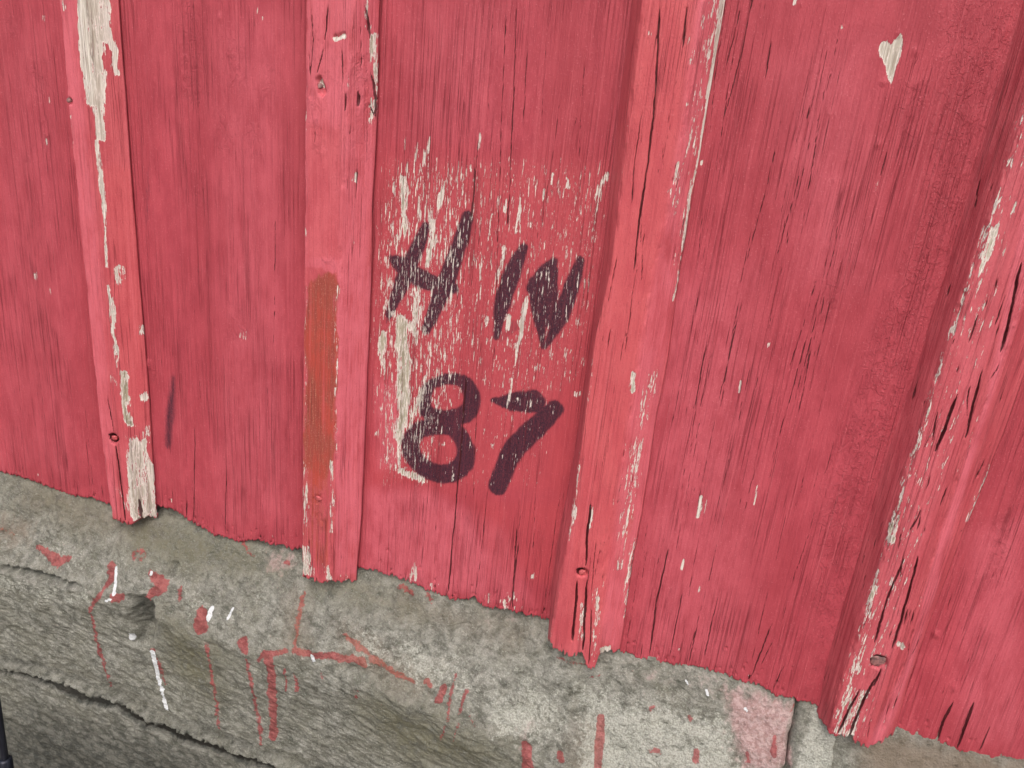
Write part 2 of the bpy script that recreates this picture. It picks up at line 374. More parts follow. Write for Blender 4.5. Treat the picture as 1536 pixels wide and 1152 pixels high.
L([(604, 268), (606, 290), (606, 350)], (12, 14, 7), .95); L([(630, 265), (629, 330)], (5, 7), .8); L([(595, 355), (592, 372)], (8, 10), .8)
L([(666, 272), (660, 295), (658, 310)], (6, 13, 8), .95); L([(647, 290), (645, 310)], (4, 4), .7); L([(692, 240), (694, 300)], (3, 5), .7); L([(706, 248), (710, 270)], (7, 6), .6)
L([(648, 335), (648, 360), (640, 400)], (12, 12, 7), .9); L([(672, 350), (668, 385)], (5, 6), .85); L([(578, 385), (582, 400)], (6, 8), .8)
L([(585, 415), (578, 440)], (8, 8), .75); L([(625, 435), (622, 488)], (16, 14), .92, 5); L([(721, 200), (720, 221)], (3, 4), .95)
L([(574, 500), (572, 525), (575, 550)], (10, 13, 6), 1.1); L([(600, 480), (602, 510), (606, 560), (604, 610), (598, 660)], (18, 22, 22, 20, 12), 1.15, 6)
L([(640, 560), (628, 600), (612, 640)], (8, 16, 12), .9, 6); L([(622, 510), (640, 540), (650, 560)], (14, 20, 10), .55, 6); L([(585, 470), (620, 495), (625, 520)], (10, 16, 10), .85, 5)
L([(600, 655), (597, 700)], (10, 12), .8, 5); L([(598, 707), (625, 716), (636, 722)], (10, 12, 6), 1.0); L([(582, 660), (580, 690)], (5, 6), .7); L([(566, 645), (563, 652)], (3, 5), .85)
L([(783, 290), (780, 320), (774, 350)], (3, 6, 7), .85); L([(828, 262), (827, 275)], (4, 6), .85); L([(850, 268), (851, 282)], (5, 8), .95); L([(815, 285), (814, 300)], (5, 5), .8); L([(758, 300), (757, 315)], (5, 7), .85)
L([(911, 262), (900, 280), (896, 310), (887, 350), (883, 372)], (9, 7, 4, 3, 3), .85); L([(893, 292), (890, 298)], (5, 5), .8)
L([(738, 320), (736, 340), (732, 360)], (5, 5, 4), .7); L([(721, 380), (722, 420), (720, 445)], (4, 6, 3), .75); L([(755, 370), (752, 395), (738, 440)], (7, 8, 5), .85)
L([(790, 445), (784, 470), (777, 520), (770, 560)], (5, 11, 6, 4), .95); L([(763, 475), (762, 492)], (9, 8), 1.); L([(730, 480), (728, 490)], (9, 7), .8); L([(805, 440), (835, 440)], (3, 4), .45)
L([(770, 565), (764, 600), (762, 615)], (5, 5, 3), .8); L([(691, 500), (690, 540)], (3, 4), .7); L([(835, 535), (836, 540)], (4, 5), .6); L([(874, 537), (873, 546)], (6, 7), .6); L([(866, 590), (864, 592)], (8, 9), .8)
L([(847, 505), (850, 560)], (7, 7), .35); L([(755, 655), (752, 662)], (6, 5), .8); L([(738, 665), (737, 672)], (3, 4), .8); L([(757, 745), (756, 790)], (3, 3), .3); L([(680, 700), (678, 720)], (3, 5), .5)
L([(655, 620), (656, 636)], (3, 3), .75); L([(663, 640), (662, 650)], (3, 4), .7); L([(688, 575), (690, 590)], (3, 4), .6); L([(675, 600), (678, 610)], (5, 4), .7); L([(666, 665), (660, 670)], (5, 5), .7)
P_(WB, 'fade', [(560, 570), (600, 575), (598, 700), (565, 705)], .7, 10)
P_(WB, 'fade', [(550, 735), (640, 735), (705, 770), (740, 830), (740, 900), (545, 870)], .75, 14)
P_(WB, 'fade', [(710, 770), (760, 800), (800, 905), (700, 900)], .45, 14)
P_(WB, 'fade', [(600, 0), (760, 0), (740, 200), (620, 195)], .30, 40)
P_(WB, 'fade', [(985, 420), (1130, 400), (1120, 1010), (960, 990)], .45, 50); P_(WB, 'fade', [(1170, 100), (1300, 60), (1290, 420), (1200, 420)], .45, 50)
P_(WB, 'fade', [(330, 30), (430, 30), (430, 780), (330, 790)], .38, 40); P_(WB, 'fade', [(0, 30), (85, 30), (110, 720), (0, 700)], .22, 30)
P_(WB, 'fade', [(1450, 800), (1536, 780), (1536, 1130), (1440, 1100)], .5, 30)
# rotten board ends near the stone
def q2(*p): return [(380+a/2.88, 752+b/2.88) for a, b in p]
L(q2((700, 265), (685, 330)), (7, 12), .7); L(q2((770, 360), (770, 385)), (5, 5), .7); L(q2((1015, 400), (1012, 430)), (6, 7), .8); L(q2((1085, 430), (1090, 480)), (6, 6), .8); L(q2((1130, 400), (1128, 420)), (5, 5), .8)
L([(765, 880), (762, 915)], (4, 6), .6); L([(800, 862), (796, 866)], (6, 6), .7)
for p in [(566, 648), (387, 13), (395, 22), (54, 410), (75, 432), (66, 20), (76, 145), (71, 208), (362, 497), (369, 500)]: L([p, (p[0]-1, p[1]+7)], (2, 4), .72)
# white chips on the wide right board, one of them heart shaped
hp = [(1316, 70), (1322, 60), (1330, 62), (1337, 68), (1343, 58), (1352, 50), (1355, 60), (1350, 85), (1342, 108), (1337, 126), (1332, 118), (1328, 100), (1320, 85)]
P_(WB, 'loss', hp, 1.02, 2.5, wob=3); P_(WB, 'kind', hp, .35, 3)
for a, b, w, v in [((1193, 0), (1191, 6), 4, 1.), ((1052, 745), (1047, 775), 5, 1.1), ((1060, 750), (1056, 770), 2.5, .7), ((1136, 728), (1131, 757), 2.2, .9), ((1111, 572), (1109, 588), 3, .85), ((1025, 840), (1022, 853), 4, .95), ((1318, 270), (1314, 286), 2, .8), ((1053, 242), (1052, 246), 3, 1.), ((1154, 515), (1152, 522), 2, .7), ((1050, 880), (1048, 887), 2, .8), ((1262, 40), (1263, 43), 3, .9)]:
    S_(WB, 'loss', [a, b], w, v, 2)
# blistered, crazed paint
P_(WB, 'peel', [(1440, 0), (1530, 0), (1470, 220), (1410, 420), (1330, 680), (1260, 960), (1210, 1040), (1230, 760), (1290, 560), (1380, 330)], .9, 30)
P_(WB, 'peel', [(1240, 420), (1260, 420), (1250, 480), (1230, 480)], .9, 12); P_(WB, 'peel', [(1350, 120), (1390, 120), (1370, 230), (1350, 220)], .7, 14)
P_(WB, 'peel', [(1495, 780), (1530, 740), (1500, 870), (1480, 880)], .9, 12)
for x, y, r in [(285, 25, 40), (290, 120, 40), (350, 100, 40), (340, 200, 30), (300, 290, 25), (380, 210, 25), (15, 30, 20), (60, 120, 25), (70, 200, 20), (45, 230, 14), (355, 480, 30), (300, 420, 16), (230, 560, 14), (400, 120, 30), (1430, 60, 40)]:
    S_(WB, 'peel', [(x, y-r*.6), (x, y+r*.6)], r*.9, .75, r*.6)
# blister bumps (raised)
for x, y, r, a in [(1317, 215, 4.5, 1.1), (1252, 270, 3, .5), (1325, 122, 4, .8), (1348, 50, 4, .9), (1372, 75, 6, .7), (1246, 168, 3.5, .5), (1430, 1030, 7, 1.2), (1404, 950, 6, 1.5), (1243, 885, 4, .5), (223, 543, 5, 1.4), (478, 0, 1, .1), (330, 25, 4, .8), (277, 112, 4, .7), (276, 130, 4, .6), (232, 120, 3, .5), (1200, 5, 3, .4)]:
    S_(WB, 'dip', [(x, y), (x+.1, y+3)], r*1.6, -a*.001, r*.9, 'add')
# cracks, named ones first
for p, w in [([(776, 0), (770, 150), (762, 345)], .9), ([(822, 0), (812, 200)], .7), ([(793, 52), (784, 194)], .8), ([(760, 0), (752, 200), (743, 480)], .8), ([(741, 0), (732, 174)], .7), ([(711, 243), (712, 285), (706, 330)], 1.),
             ([(700, 560), (689, 700), (672, 890)], 1.1), ([(735, 700), (725, 800), (713, 895)], .8), ([(776, 780), (768, 912)], 1.), ([(760, 560), (745, 700)], .5), ([(655, 760), (640, 880)], .4),
             ([(704, 714), (678, 860)], .6), ([(833, 350), (820, 560)], .4), ([(790, 560), (775, 800)], .6), ([(780, 800), (764, 918)], .9), ([(635, 840), (634, 884)], .7),
             ([(1004, 815), (985, 900), (974, 985)], 1.1), ([(1025, 880), (1003, 993)], .9), ([(1048, 930), (1032, 998)], .8), ([(1080, 880), (1053, 1000)], .9), ([(1160, 930), (1125, 1020)], 1.), ([(1104, 960), (1092, 1012)], .6), ([(1180, 990), (1160, 1033)], .9),
             ([(1160, 40), (1148, 120)], .9), ([(1218, 148), (1210, 180)], 1.1), ([(1340, 200), (1322, 260), (1315, 280)], .8), ([(1297, 155), (1290, 172)], 1.), ([(1276, 180), (1270, 230)], .8), ([(1378, 30), (1368, 68)], .7), ([(1434, 120), (1420, 160)], .5),
             ([(1176, 380), (1120, 640)], .7), ([(1240, 400), (1180, 620)], .6), ([(1150, 640), (1100, 830)], .7), ([(1165, 950), (1140, 1000)], .8), ([(1184, 680), (1140, 830)], .5),
             ([(1431, 1051), (1416, 1080), (1405, 1113)], 1.7), ([(1464, 1047), (1450, 1085), (1435, 1123)], 1.5), ([(1487, 1085), (1469, 1128)], 1.), ([(1434, 1000), (1433, 1025)], .5),
             ([(293, 630), (291, 786)], .9), ([(308, 640), (306, 795)], .5), ([(258, 700), (257, 762)], .5), ([(340, 690), (338, 802)], .9), ([(392, 795), (391, 811)], 1.2), ([(281, 745), (280, 775)], 1.2),
             ([(21, 415), (35, 712)], .6), ([(45, 536), (75, 727)], .55), ([(128, 650), (135, 740)], .8), ([(73, 640), (96, 738)], .6), ([(105, 560), (120, 742)], .5), ([(10, 600), (26, 710)], .6), ([(150, 720), (155, 750)], 1.),
             ([(179, 0), (193, 190)], .5)]:
    C_(WB, p, w*.95)
rr = random.Random(4)
def auto(n, x0, x1, y0, y1, l0, l1, w0, w1, R=WB, h=0.):
    for _ in range(n):
        x = rr.uniform(x0, x1); y = rr.uniform(y0, y1); ln = rr.uniform(l0, l1)
        X, Z = unproj(x, y, h); s = pxscale(x, y, h); k = rr.uniform(-.006, .006)
        R.crack(np.array([X, X+k*.3, X+k])if ln > 60 else np.array([X, X, X+.0002]), np.array([Z, Z-ln*s*.5, Z-ln*s]), rr.uniform(w0, w1)+.36)
auto(64, 960, 1280, -60, 850, 90, 420, .12, .34); auto(26, 1050, 1260, -60, 500, 60, 260, .15, .42); auto(14, 1260, 1400, 0, 700, 30, 90, .05, .3)
auto(40, 640, 880, -60, 760, 90, 420, .10, .34); auto(16, 580, 700, 240, 850, 40, 140, .05, .28)
auto(36, 210, 440, 100, 720, 60, 260, .05, .26); auto(28, 0, 140, 150, 640, 60, 220, .05, .26); auto(20, 190, 440, 0, 300, 30, 120, .02, .2); auto(16, 1400, 1536, 780, 1080, 30, 110, .05, .3)
def endcracks(pts, n, w0, w1, l0, l1):
    X, Z = U(pts)
    for _ in range(n):
        x = rr.uniform(X[0], X[-1]); z = np.interp(x, X, Z); ln = rr.uniform(l0, l1)
        WB.crack(np.array([x, x+rr.uniform(-.0012, .0012)]), np.array([z-.003, z+ln]), np.array([rr.uniform(w0, w1), .3]))
BOT = {
 'A': [(-60, 690), (0, 708), (33, 715), (66, 727), (102, 741), (135, 746), (160, 756), (180, 762)],
 'B': [(215, 758), (236, 757), (262, 763), (287, 782), (320, 801), (352, 811), (389, 810), (410, 815), (449, 823), (470, 828)],
 'C': [(515, 848), (536, 853), (574, 860), (606, 868), (637, 882), (668, 893), (682, 901), (710, 896), (727, 910), (748, 912), (760, 915), (784, 921), (819, 929), (850, 936)],
 'D': [(900, 970), (934, 977), (968, 987), (1003, 995), (1055, 1001), (1090, 1015), (1131, 1025), (1160, 1038), (1191, 1047), (1230, 1059), (1262, 1068)],
 'E': [(1320, 1094), (1344, 1099), (1393, 1110), (1435, 1123), (1483, 1137), (1536, 1151), (1600, 1166)]}
for k, n in zip('ABCDE', (22, 26, 34, 34, 14)): endcracks(BOT[k], n, .4, 1.0, .005, .03)

def endpits(pts, n):
    X, Z = U(pts)
    for _ in range(n):
        x = rr.uniform(X[0], X[-1]); z = np.interp(x, X, Z)+abs(rr.gauss(0, .010)); w = rr.uniform(.0006, .0016)
        if rr.random() < .86: WB.stroke('crack', [x, x+.0001], [z, z+rr.uniform(.0006, .0025)], w, .97, .0006); WB.stroke('dip', [x, x+.0001], [z, z+.001], w*1.3, .0012, .0006)
        else: WB.stroke('loss', [x, x+.0002], [z, z+rr.uniform(.001, .004)], w*1.3, .62, .0008)
for k, n in zip('ABCDE', (24, 40, 70, 60, 26)): endpits(BOT[k], n)

# ------------------------------------------------------------------ feature fields on the battens
T = lambda n, p, w, v=1., so=2.5, wb=2.5: S_(WT, n, p, w, v*(.82 if n == 'loss' else 1), so*(1.4 if n == 'loss' else 1), h=SLOPED, wob=wb)
TP = lambda n, p, v=1., so=4, wb=0.: P_(WT, n, p, v*(.85 if n == 'loss' else 1), so, h=SLOPED, wob=wb)
# first batten
TP('loss', [(112, -30), (160, -30), (163, 40), (175, 72), (178, 110), (172, 112), (166, 76), (153, 60), (152, 90), (158, 110), (155, 140), (156, 172), (158, 210), (145, 212), (141, 160), (131, 155), (122, 100), (116, 40)], 1.2, 2.5, 4); TP('kind', [(120, -30), (150, -30), (152, 200), (140, 160)], .35, 6)
T('loss', [(92, 0), (98, 12)], 5, .9); T('loss', [(144, 212), (149, 260), (153, 305), (157, 350), (160, 400)], (4, 5, 4, 2.5, 2.5), 1.2, 1.5, .5)
T('loss', [(161, 430), (166, 460), (170, 500), (175, 550)], (3, 7, 4, 3), 1.1, 1.8); T('loss', [(178, 400), (178, 425)], (5, 5), .95); T('loss', [(106, 175), (110, 250)], 2, .7)
TP('loss', [(178, 555), (190, 556), (192, 590), (196, 630), (203, 640), (196, 640), (184, 628), (180, 590)], 1.25, 2.5, 3); TP('kind', [(178, 555), (200, 556), (204, 640), (184, 640)], 1., 4)
T('loss', [(163, 560), (172, 575)], (6, 8), .6); T('loss', [(217, 593), (216, 597)], (6, 8), .9); T('loss', [(219, 640), (218, 660)], 3, .7); T('loss', [(213, 490), (214, 500)], 4, .8)
TP('loss', [(197, 655), (220, 660), (232, 715), (236, 775), (208, 785), (194, 770), (190, 690)], 1.02, 4, 4); TP('kind', [(197, 655), (225, 655), (236, 775), (195, 785)], .35, 5); T('loss', [(176, 735), (190, 760)], (6, 8), .5)
TP('fade', [(80, -20), (112, -20), (150, 400), (176, 760), (160, 780), (120, 400)], .8, 8); TP('under', [(150, 250), (205, 250), (225, 640), (185, 640), (165, 400)], .8, 8)
for p, w in [([(160, 590), (166, 625), (171, 650)], 1.3), ([(173, 665), (181, 720), (188, 782)], 1.8), ([(208, 745), (211, 778)], 1.8), ([(112, 190), (126, 290)], .6), ([(150, 470), (160, 560)], .5), ([(90, 10), (102, 140)], .5), ([(168, 730), (174, 770)], 1.), ([(222, 745), (224, 775)], .8)]: C_(WT, p, w*.78, SLOPED)
# second batten
TP('fade', [(455, -30), (570, -30), (562, 220), (548, 430), (535, 860), (500, 865), (505, 420), (455, 420)], .85, 4); TP('fade', [(505, 400), (560, 400), (545, 800), (500, 870)], 1.0, 3)
TP('fade', [(462, 170), (506, 180), (506, 380), (460, 360)], .0, 4)
X_, Z_ = U([(460, 185), (512, 195), (510, 385), (458, 390)], SLOPED); WT.poly('fade', X_, Z_, .8, .003, 'sub', .001)
X_, Z_ = U([(452, 400), (482, 402), (488, 408), (506, 410), (503, 870), (450, 870)], SLOPED); WT.poly('fade', X_, Z_, 1., .0012, 'sub', .001)
TP('orange', [(458, 428), (472, 418), (484, 408), (500, 410), (507, 430), (503, 690), (488, 720), (455, 700)], .85, 7, 6); TP('orange', [(453, 690), (503, 690), (497, 860), (453, 860)], .48, 14)
TP('loss', [(454, 690), (463, 700), (464, 780), (456, 800)], .62, 3, 3); TP('loss', [(495, 690), (502, 690), (499, 800), (494, 800)], .60, 3, 3); TP('kind', [(440, 640), (505, 640), (500, 870), (440, 870)], .9, 4)
TP('loss', [(453, 820), (466, 815), (470, 866), (453, 862)], .8, 3, 3); T('loss', [(488, 850), (494, 868)], (6, 9), .8); T('loss', [(516, 862), (520, 872)], (6, 5), .6); T('loss', [(458, 430), (457, 640)], 1.5, .6); T('loss', [(505, 430), (503, 680)], 2, .7)
TP('loss', [(552, 60), (566, 40), (567, 130), (563, 160), (556, 100)], .9, 3, 3); T('loss', [(549, 0), (551, 40)], 3, .9); TP('kind', [(548, 40), (570, 40), (568, 200), (552, 190)], .9, 4)
T('loss', [(503, 58), (517, 55)], (6, 5), 1.3, 1.5); T('loss', [(531, 262), (531, 272)], (5, 6), .95); T('loss', [(552, 178), (553, 184)], 5, .8); T('loss', [(527, 355), (527, 365)], (3, 3), .7); T('loss', [(458, 130), (457, 200)], 2, .7); T('loss', [(459, 345), (458, 350)], 4, .8)
T('dip', [(478, 120), (482, 138)], (8, 10), .004, 2.5); T('dip', [(503, 54), (517, 52)], 4, .0015, 1.5); T('loss', [(480, 122), (480, 126)], 7, 1.3); T('kind', [(480, 122), (480, 126)], 9, .9)
for p, w in [([(492, 0), (489, 45), (486, 60)], 1.5), ([(487, 62), (478, 100), (474, 115)], 1.2), ([(519, 130), (517, 167)], 1.6), ([(538, 128), (536, 160)], 1.9), ([(546, 0), (550, 30), (553, 60)], 1.4), ([(552, 100), (558, 128), (562, 150), (562, 180)], 1.5), ([(530, 90), (529, 128)], .9), ([(547, 140), (549, 150)], 1.2),
             ([(519, 128), (540, 125)], 1.), ([(540, 200), (534, 260)], .8), ([(523, 170), (516, 190)], .8), ([(559, 200), (556, 260)], .7), ([(470, 150), (466, 200)], .6), ([(462, 60), (465, 120)], 1.), ([(500, 100), (502, 160)], .6), ([(545, 290), (540, 340)], .6), ([(521, 250), (521, 380)], .8),
             ([(464, 800), (466, 862)], 1.1), ([(512, 390), (511, 400)], 1.4), ([(520, 560), (518, 640)], .5), ([(540, 210), (538, 240)], .6), ([(513, 820), (512, 840)], .8), ([(520, 845), (519, 868)], 1.)]: C_(WT, p, w*.78, SLOPED)
for p, w in [([(466, 0), (470, 60), (464, 120)], .9), ([(512, 60), (514, 128)], 1.), ([(503, 128), (520, 131), (540, 126), (545, 122)], 1.), ([(556, 128), (566, 150)], 1.3), ([(549, 150), (560, 176)], 1.5), ([(528, 170), (522, 215)], .9), ([(508, 0), (511, 50)], .7), ([(540, 30), (541, 110)], .8), ([(475, 160), (470, 230)], .7), ([(536, 240), (533, 300)], .9), ([(492, 230), (490, 300)], .5), ([(548, 430), (545, 520)], .5), ([(530, 600), (527, 700)], .5)]: C_(WT, p, w*.9, SLOPED)
T('peel', [(545, 90), (560, 170)], 24, .8, 8); T('peel', [(468, 140), (478, 220)], 18, .7, 8); T('loss', [(561, 150), (558, 175)], (6, 7), .8)
T('peel', [(470, 70), (540, 150), (520, 250)], 40, .35, 20); T('peel', [(484, 392), (500, 398)], 14, .9, 6); T('peel', [(474, 740), (478, 780)], 26, .8, 8)
# third batten
TP('under', [(950, -30), (1050, -30), (1010, 300), (960, 560), (930, 760), (900, 960), (850, 960), (880, 500)], .95, 14)
TP('fade', [(1050, -30), (1092, -30), (1030, 300), (975, 700), (930, 980), (900, 960), (930, 720), (960, 520), (1010, 260)], .75, 8)
TP('loss', [(1064, -20), (1090, -20), (1072, 110), (1056, 160), (1060, 80)], .52, 5); TP('loss', [(1060, 60), (1075, 60), (1020, 400), (1010, 400)], .25, 4)
T('loss', [(1085, -10), (1073, 80), (1062, 140), (1048, 230), (1034, 300), (1021, 395), (1010, 450)], (9, 9, 5, 4, 4, 3, 2), 1.15, 1.8, 2)
T('loss', [(1057, 30), (1050, 110), (1035, 200), (1020, 265), (1012, 320)], (8, 9, 10, 12, 9), .42, 5); T('loss', [(1018, 245), (1013, 275)], (5, 5), .85); T('loss', [(1028, 153), (1030, 158)], 4, .9); T('loss', [(1033, 55), (1038, 95)], 8, .5); T('loss', [(1005, 285), (1004, 288)], 4, .9); T('loss', [(973, 50), (974, 52)], 4, .8)
T('loss', [(949, 560), (948, 588)], (5, 7), 1.1); T('kind', [(949, 550), (948, 595)], 12, .6); T('loss', [(976, 580), (973, 600)], (3, 4), .8)
T('loss', [(978, 560), (962, 640), (946, 720), (936, 800), (930, 850)], (14, 14, 20, 18, 10), .50, 6, 3); T('loss', [(966, 625), (950, 740), (938, 800)], (4, 12, 12), .62, 4); T('kind', [(978, 560), (930, 850)], 26, .35)
T('loss', [(952, 810), (944, 870), (938, 930)], (7, 7, 4), .72, 4); T('orange', [(975, 620), (935, 860)], 24, .22, 8)
T('loss', [(870, 700), (866, 730), (858, 790), (855, 810)], (4, 4, 4, 3), .72, 2.5); T('loss', [(888, 560), (882, 600)], (2, 2), .7); T('loss', [(887, 760), (884, 800)], 3, .9)
TP('loss', [(866, 905), (878, 905), (876, 975), (868, 975)], .5, 4); TP('loss', [(890, 880), (900, 880), (892, 985), (884, 985)], .55, 4); TP('loss', [(898, 975), (916, 970), (912, 985), (898, 985)], 1.2, 2.5); TP('kind', [(860, 890), (905, 880), (900, 985), (860, 985)], .8, 5)
for p, w in [([(991, 0), (979, 180), (972, 243), (958, 333), (951, 410)], 1.3), ([(965, 146), (951, 243), (947, 312)], 1.), ([(1031, 0), (1024, 75)], 1.5), ([(1001, 60), (996, 120)], .9), ([(1035, 60), (1033, 72)], 1.2), ([(954, 400), (945, 470), (935, 540)], .9), ([(937, 500), (925, 560)], .6), ([(925, 560), (905, 720)], .7), ([(897, 600), (890, 700)], .6), ([(933, 720), (925, 760)], 1.1),
             ([(887, 752), (881, 800), (879, 850)], 1.8), ([(866, 868), (862, 915), (858, 962)], 2.), ([(880, 868), (877, 920), (874, 978)], 1.8), ([(887, 900), (883, 1000)], 1.2), ([(905, 790), (890, 880)], .8), ([(843, 955), (842, 975)], 1.), ([(833, 955), (834, 972)], 1.), ([(918, 950), (916, 975)], .8), ([(980, 470), (958, 560)], .7), ([(872, 720), (866, 800)], .6)]: C_(WT, p, w*.78, SLOPED)
auto(26, 960, 1040, -20, 400, 30, 130, .05, .4, WT, HB); auto(24, 880, 960, 350, 850, 30, 130, .05, .4, WT, HB)
# fourth batten
TP('fade', [(1536, 300), (1600, 250), (1500, 560), (1458, 700), (1400, 900), (1330, 1120), (1300, 1120), (1360, 990), (1415, 790), (1480, 600)], 1., 6)
TP('fade', [(1536, 160), (1440, 470), (1340, 780), (1250, 1090), (1300, 1110), (1400, 780), (1500, 480), (1600, 160)], .35, 10)
TP('loss', [(1536, 150), (1560, 150), (1470, 560), (1370, 850), (1300, 1110), (1245, 1100), (1340, 780), (1440, 460)], .20, 6)
T('loss', [(1534, 190), (1512, 260), (1490, 330), (1462, 400), (1440, 465), (1408, 560), (1388, 640), (1362, 710), (1350, 760)], (5, 5, 8, 7, 6, 6, 6, 5, 7), .66, 4.5)
TP('loss', [(1485, 340), (1502, 335), (1495, 370), (1475, 410), (1466, 415)], .95, 4, 3); T('loss', [(1522, 305), (1518, 320)], 5, .9); T('loss', [(1506, 375), (1502, 385)], 7, .6)
T('loss', [(1348, 765), (1342, 795)], (10, 12), .62); T('loss', [(1338, 790), (1336, 810)], (10, 10), .9); T('loss', [(1320, 860), (1308, 900), (1296, 960), (1275, 1030), (1258, 1095)], (6, 11, 10, 12, 22), .70, 5); T('loss', [(1290, 1040), (1275, 1100)], (16, 22), .72, 5)
T('loss', [(1275, 1060), (1300, 1040)], (20, 14), .7, 5); TP('kind', [(1536, 100), (1540, 300), (1440, 600), (1340, 900), (1240, 1100), (1420, 450)], .7, 10); TP('kind', [(1350, 740), (1360, 800), (1320, 900), (1310, 1100), (1240, 1100), (1300, 860)], 1., 8)
T('loss', [(1450, 780), (1462, 745)], 4, .8); T('loss', [(1347, 860), (1333, 900)], (10, 8), .5); T('loss', [(1328, 930), (1320, 970)], (8, 8), .5); T('loss', [(1347, 965), (1352, 970)], (9, 10), 1.1); T('loss', [(1367, 1000), (1360, 1020)], (4, 3), .7); T('loss', [(1340, 1060), (1352, 1030)], (5, 6), .5)
T('loss', [(1484, 698), (1452, 780)], (4, 5), .9, 2.5)
for p, w in [([(1379, 828), (1358, 908), (1336, 974)], 1.6), ([(1358, 835), (1330, 901), (1310, 967)], 1.4), ([(1313, 1015), (1296, 1050), (1275, 1103)], 2.), ([(1292, 1030), (1257, 1101)], 1.7), ([(1323, 1000), (1310, 1030)], 1.9), ([(1535, 387), (1500, 529)], 1.7), ([(1438, 588), (1403, 679)], 1.8), ([(1476, 547), (1448, 658)], 1.5),
             ([(1470, 460), (1450, 520)], 1.1), ([(1425, 720), (1410, 760)], 1.1), ([(1420, 600), (1400, 650)], .9), ([(1513, 430), (1490, 490)], 1.1), ([(1400, 700), (1385, 745)], 1.), ([(1340, 1040), (1325, 1090)], .9), ([(1310, 1060), (1300, 1110)], .9), ([(1384, 760), (1375, 800)], 1.1), ([(1385, 905), (1360, 1000)], .7), ([(1446, 790), (1440, 800)], 2.2), ([(1350, 1000), (1338, 1040)], .8), ([(1475, 480), (1470, 500)], 1.2)]: C_(WT, p, w*.78, SLOPED)
auto(60, 1380, 1520, 200, 700, 20, 80, .1, .6, WT, HB); auto(40, 1300, 1400, 700, 1040, 20, 80, .1, .6, WT, HB)
# holes around the nails
for x, y, r, d in [(171, 657, 9, .0045), (873, 858, 10, .0045), (1319, 992, 17, .0045), (478, 748, 8, .0008), (105, 150, 5, .004)]:
    T('dip', [(x, y), (x+.1, y+2)], r*1.15, d, r*.25)
    if d > .002: T('crack', [(x-r*.35, y-r*.1), (x-r*.3, y+r*.2)], r*1.25, 1.0, r*.18)

# ------------------------------------------------------------------ the board wall
wall = empty('barn_wall', 'red painted board and batten wall with H N 87 written in black marker', 'wall', kind='thing')
def jag(x, sd, amp=.0016):
    a = np.random.default_rng(sd*7+1).random(4000)
    j = (a[(np.floor(x*620+sd*37)).astype(int) % 4000]-.5)+.8*(a[(np.floor(x*1000+sd*11)).astype(int) % 4000]-.5)
    return amp*2.1*j+.0022*vnoise(x*90, x*0, sd)
ZHI = CZ+.105; ZTOP = 2.9
def rows(ztop_fine, zb, nf):
    t = np.linspace(0, 1, nf)
    return t
def attr_pack(R, X, Z, stain=1.):
    s = lambda n: R.sample(n, X, Z)
    inside = ((X > R.xs[0]) & (X < R.xs[-1]) & (Z > R.zs[0]) & (Z < R.zs[-1])).astype(np.float32)
    lossX = (1-inside)*.16*(fbm(X*30, Z*6, 3, 7) > .35)
    wear = np.stack([s('loss')*inside+lossX, s('mark')*inside, s('crack')*inside, s('under')*inside], -1)
    coat = np.stack([s('fade')*inside+.3*(1-inside), s('orange')*inside, s('kind')*inside, s('peel')*inside], -1)
    return wear, coat, inside
def board(x0, x1, bot, sd, fine=True):
    dx = .0007 if fine else .006
    nx = int((x1-x0)/dx)+1; x = np.linspace(x0, x1, nx)
    if bot is not None:
        bx, bz = U(bot); zb = np.interp(x, bx, bz)
    else: zb = np.full(nx, CZ-.445)+.004*vnoise(x*14, x*0, sd)
    crk = WB.sample('crack', x, zb+.001)
    zb = zb+jag(x, sd)+.005*sstep(.93, 1.05, crk)
    zb_s = zb[:, None]
    nf = 500 if fine else 90
    t = np.linspace(0, 1, nf)[None, :]
    Zf = zb_s+(ZHI-zb_s)*t
    tc = np.array([.02, .06, .14, .3, .6, 1.])[None, :]; Zc = ZHI+(ZTOP-ZHI)*tc+zb_s*0
    Z = np.concatenate([Zf, Zc], 1); X = np.broadcast_to(x[:, None], Z.shape).copy()
    wear, coat, ins = attr_pack(WB, X, Z)
    u = (X-(x0+x1)/2)/((x1-x0)/2)
    h = -.0012*u*u*((sd % 2)*2-1)+.0009*fbm(X*18, Z*4, 3, sd)+.00035*fbm(X*330, Z*9, 3, sd+5)
    h -= .0030*sstep(.92, 1.04, wear[..., 2]) + WB.sample('dip', X, Z)*ins+.00022*sstep(.5, .8, wear[..., 0])
    h += coat[..., 3]*.0006*fbm(X*150, Z*100, 3, sd+9)
    near = np.exp(-(Z-zb_s)/.012); h += near*.0010*fbm(X*220, Z*60, 3, sd+2)
    Pt = np.stack([X, -h, Z], -1)
    # bottom end grain and sides
    e = Pt[:, :1].copy(); e[..., 1] = .020; e[..., 2] += .001
    Pt = np.concatenate([e, Pt], 1); wear = np.concatenate([wear[:, :1], wear], 1); coat = np.concatenate([coat[:, :1], coat], 1)
    l = Pt[:1].copy(); l[..., 1] = .020; r = Pt[-1:].copy(); r[..., 1] = .020
    Pt = np.concatenate([l, Pt, r], 0); wear = np.concatenate([wear[:1], wear, wear[-1:]], 0); coat = np.concatenate([coat[:1], coat, coat[-1:]], 0)
    return grid_mesh('board', Pt, {'wear': wear, 'coat': coat}, PAINT, wall)
def line(pts, h):
    X, Z = U(pts, h); o = np.argsort(Z); return X[o], Z[o]
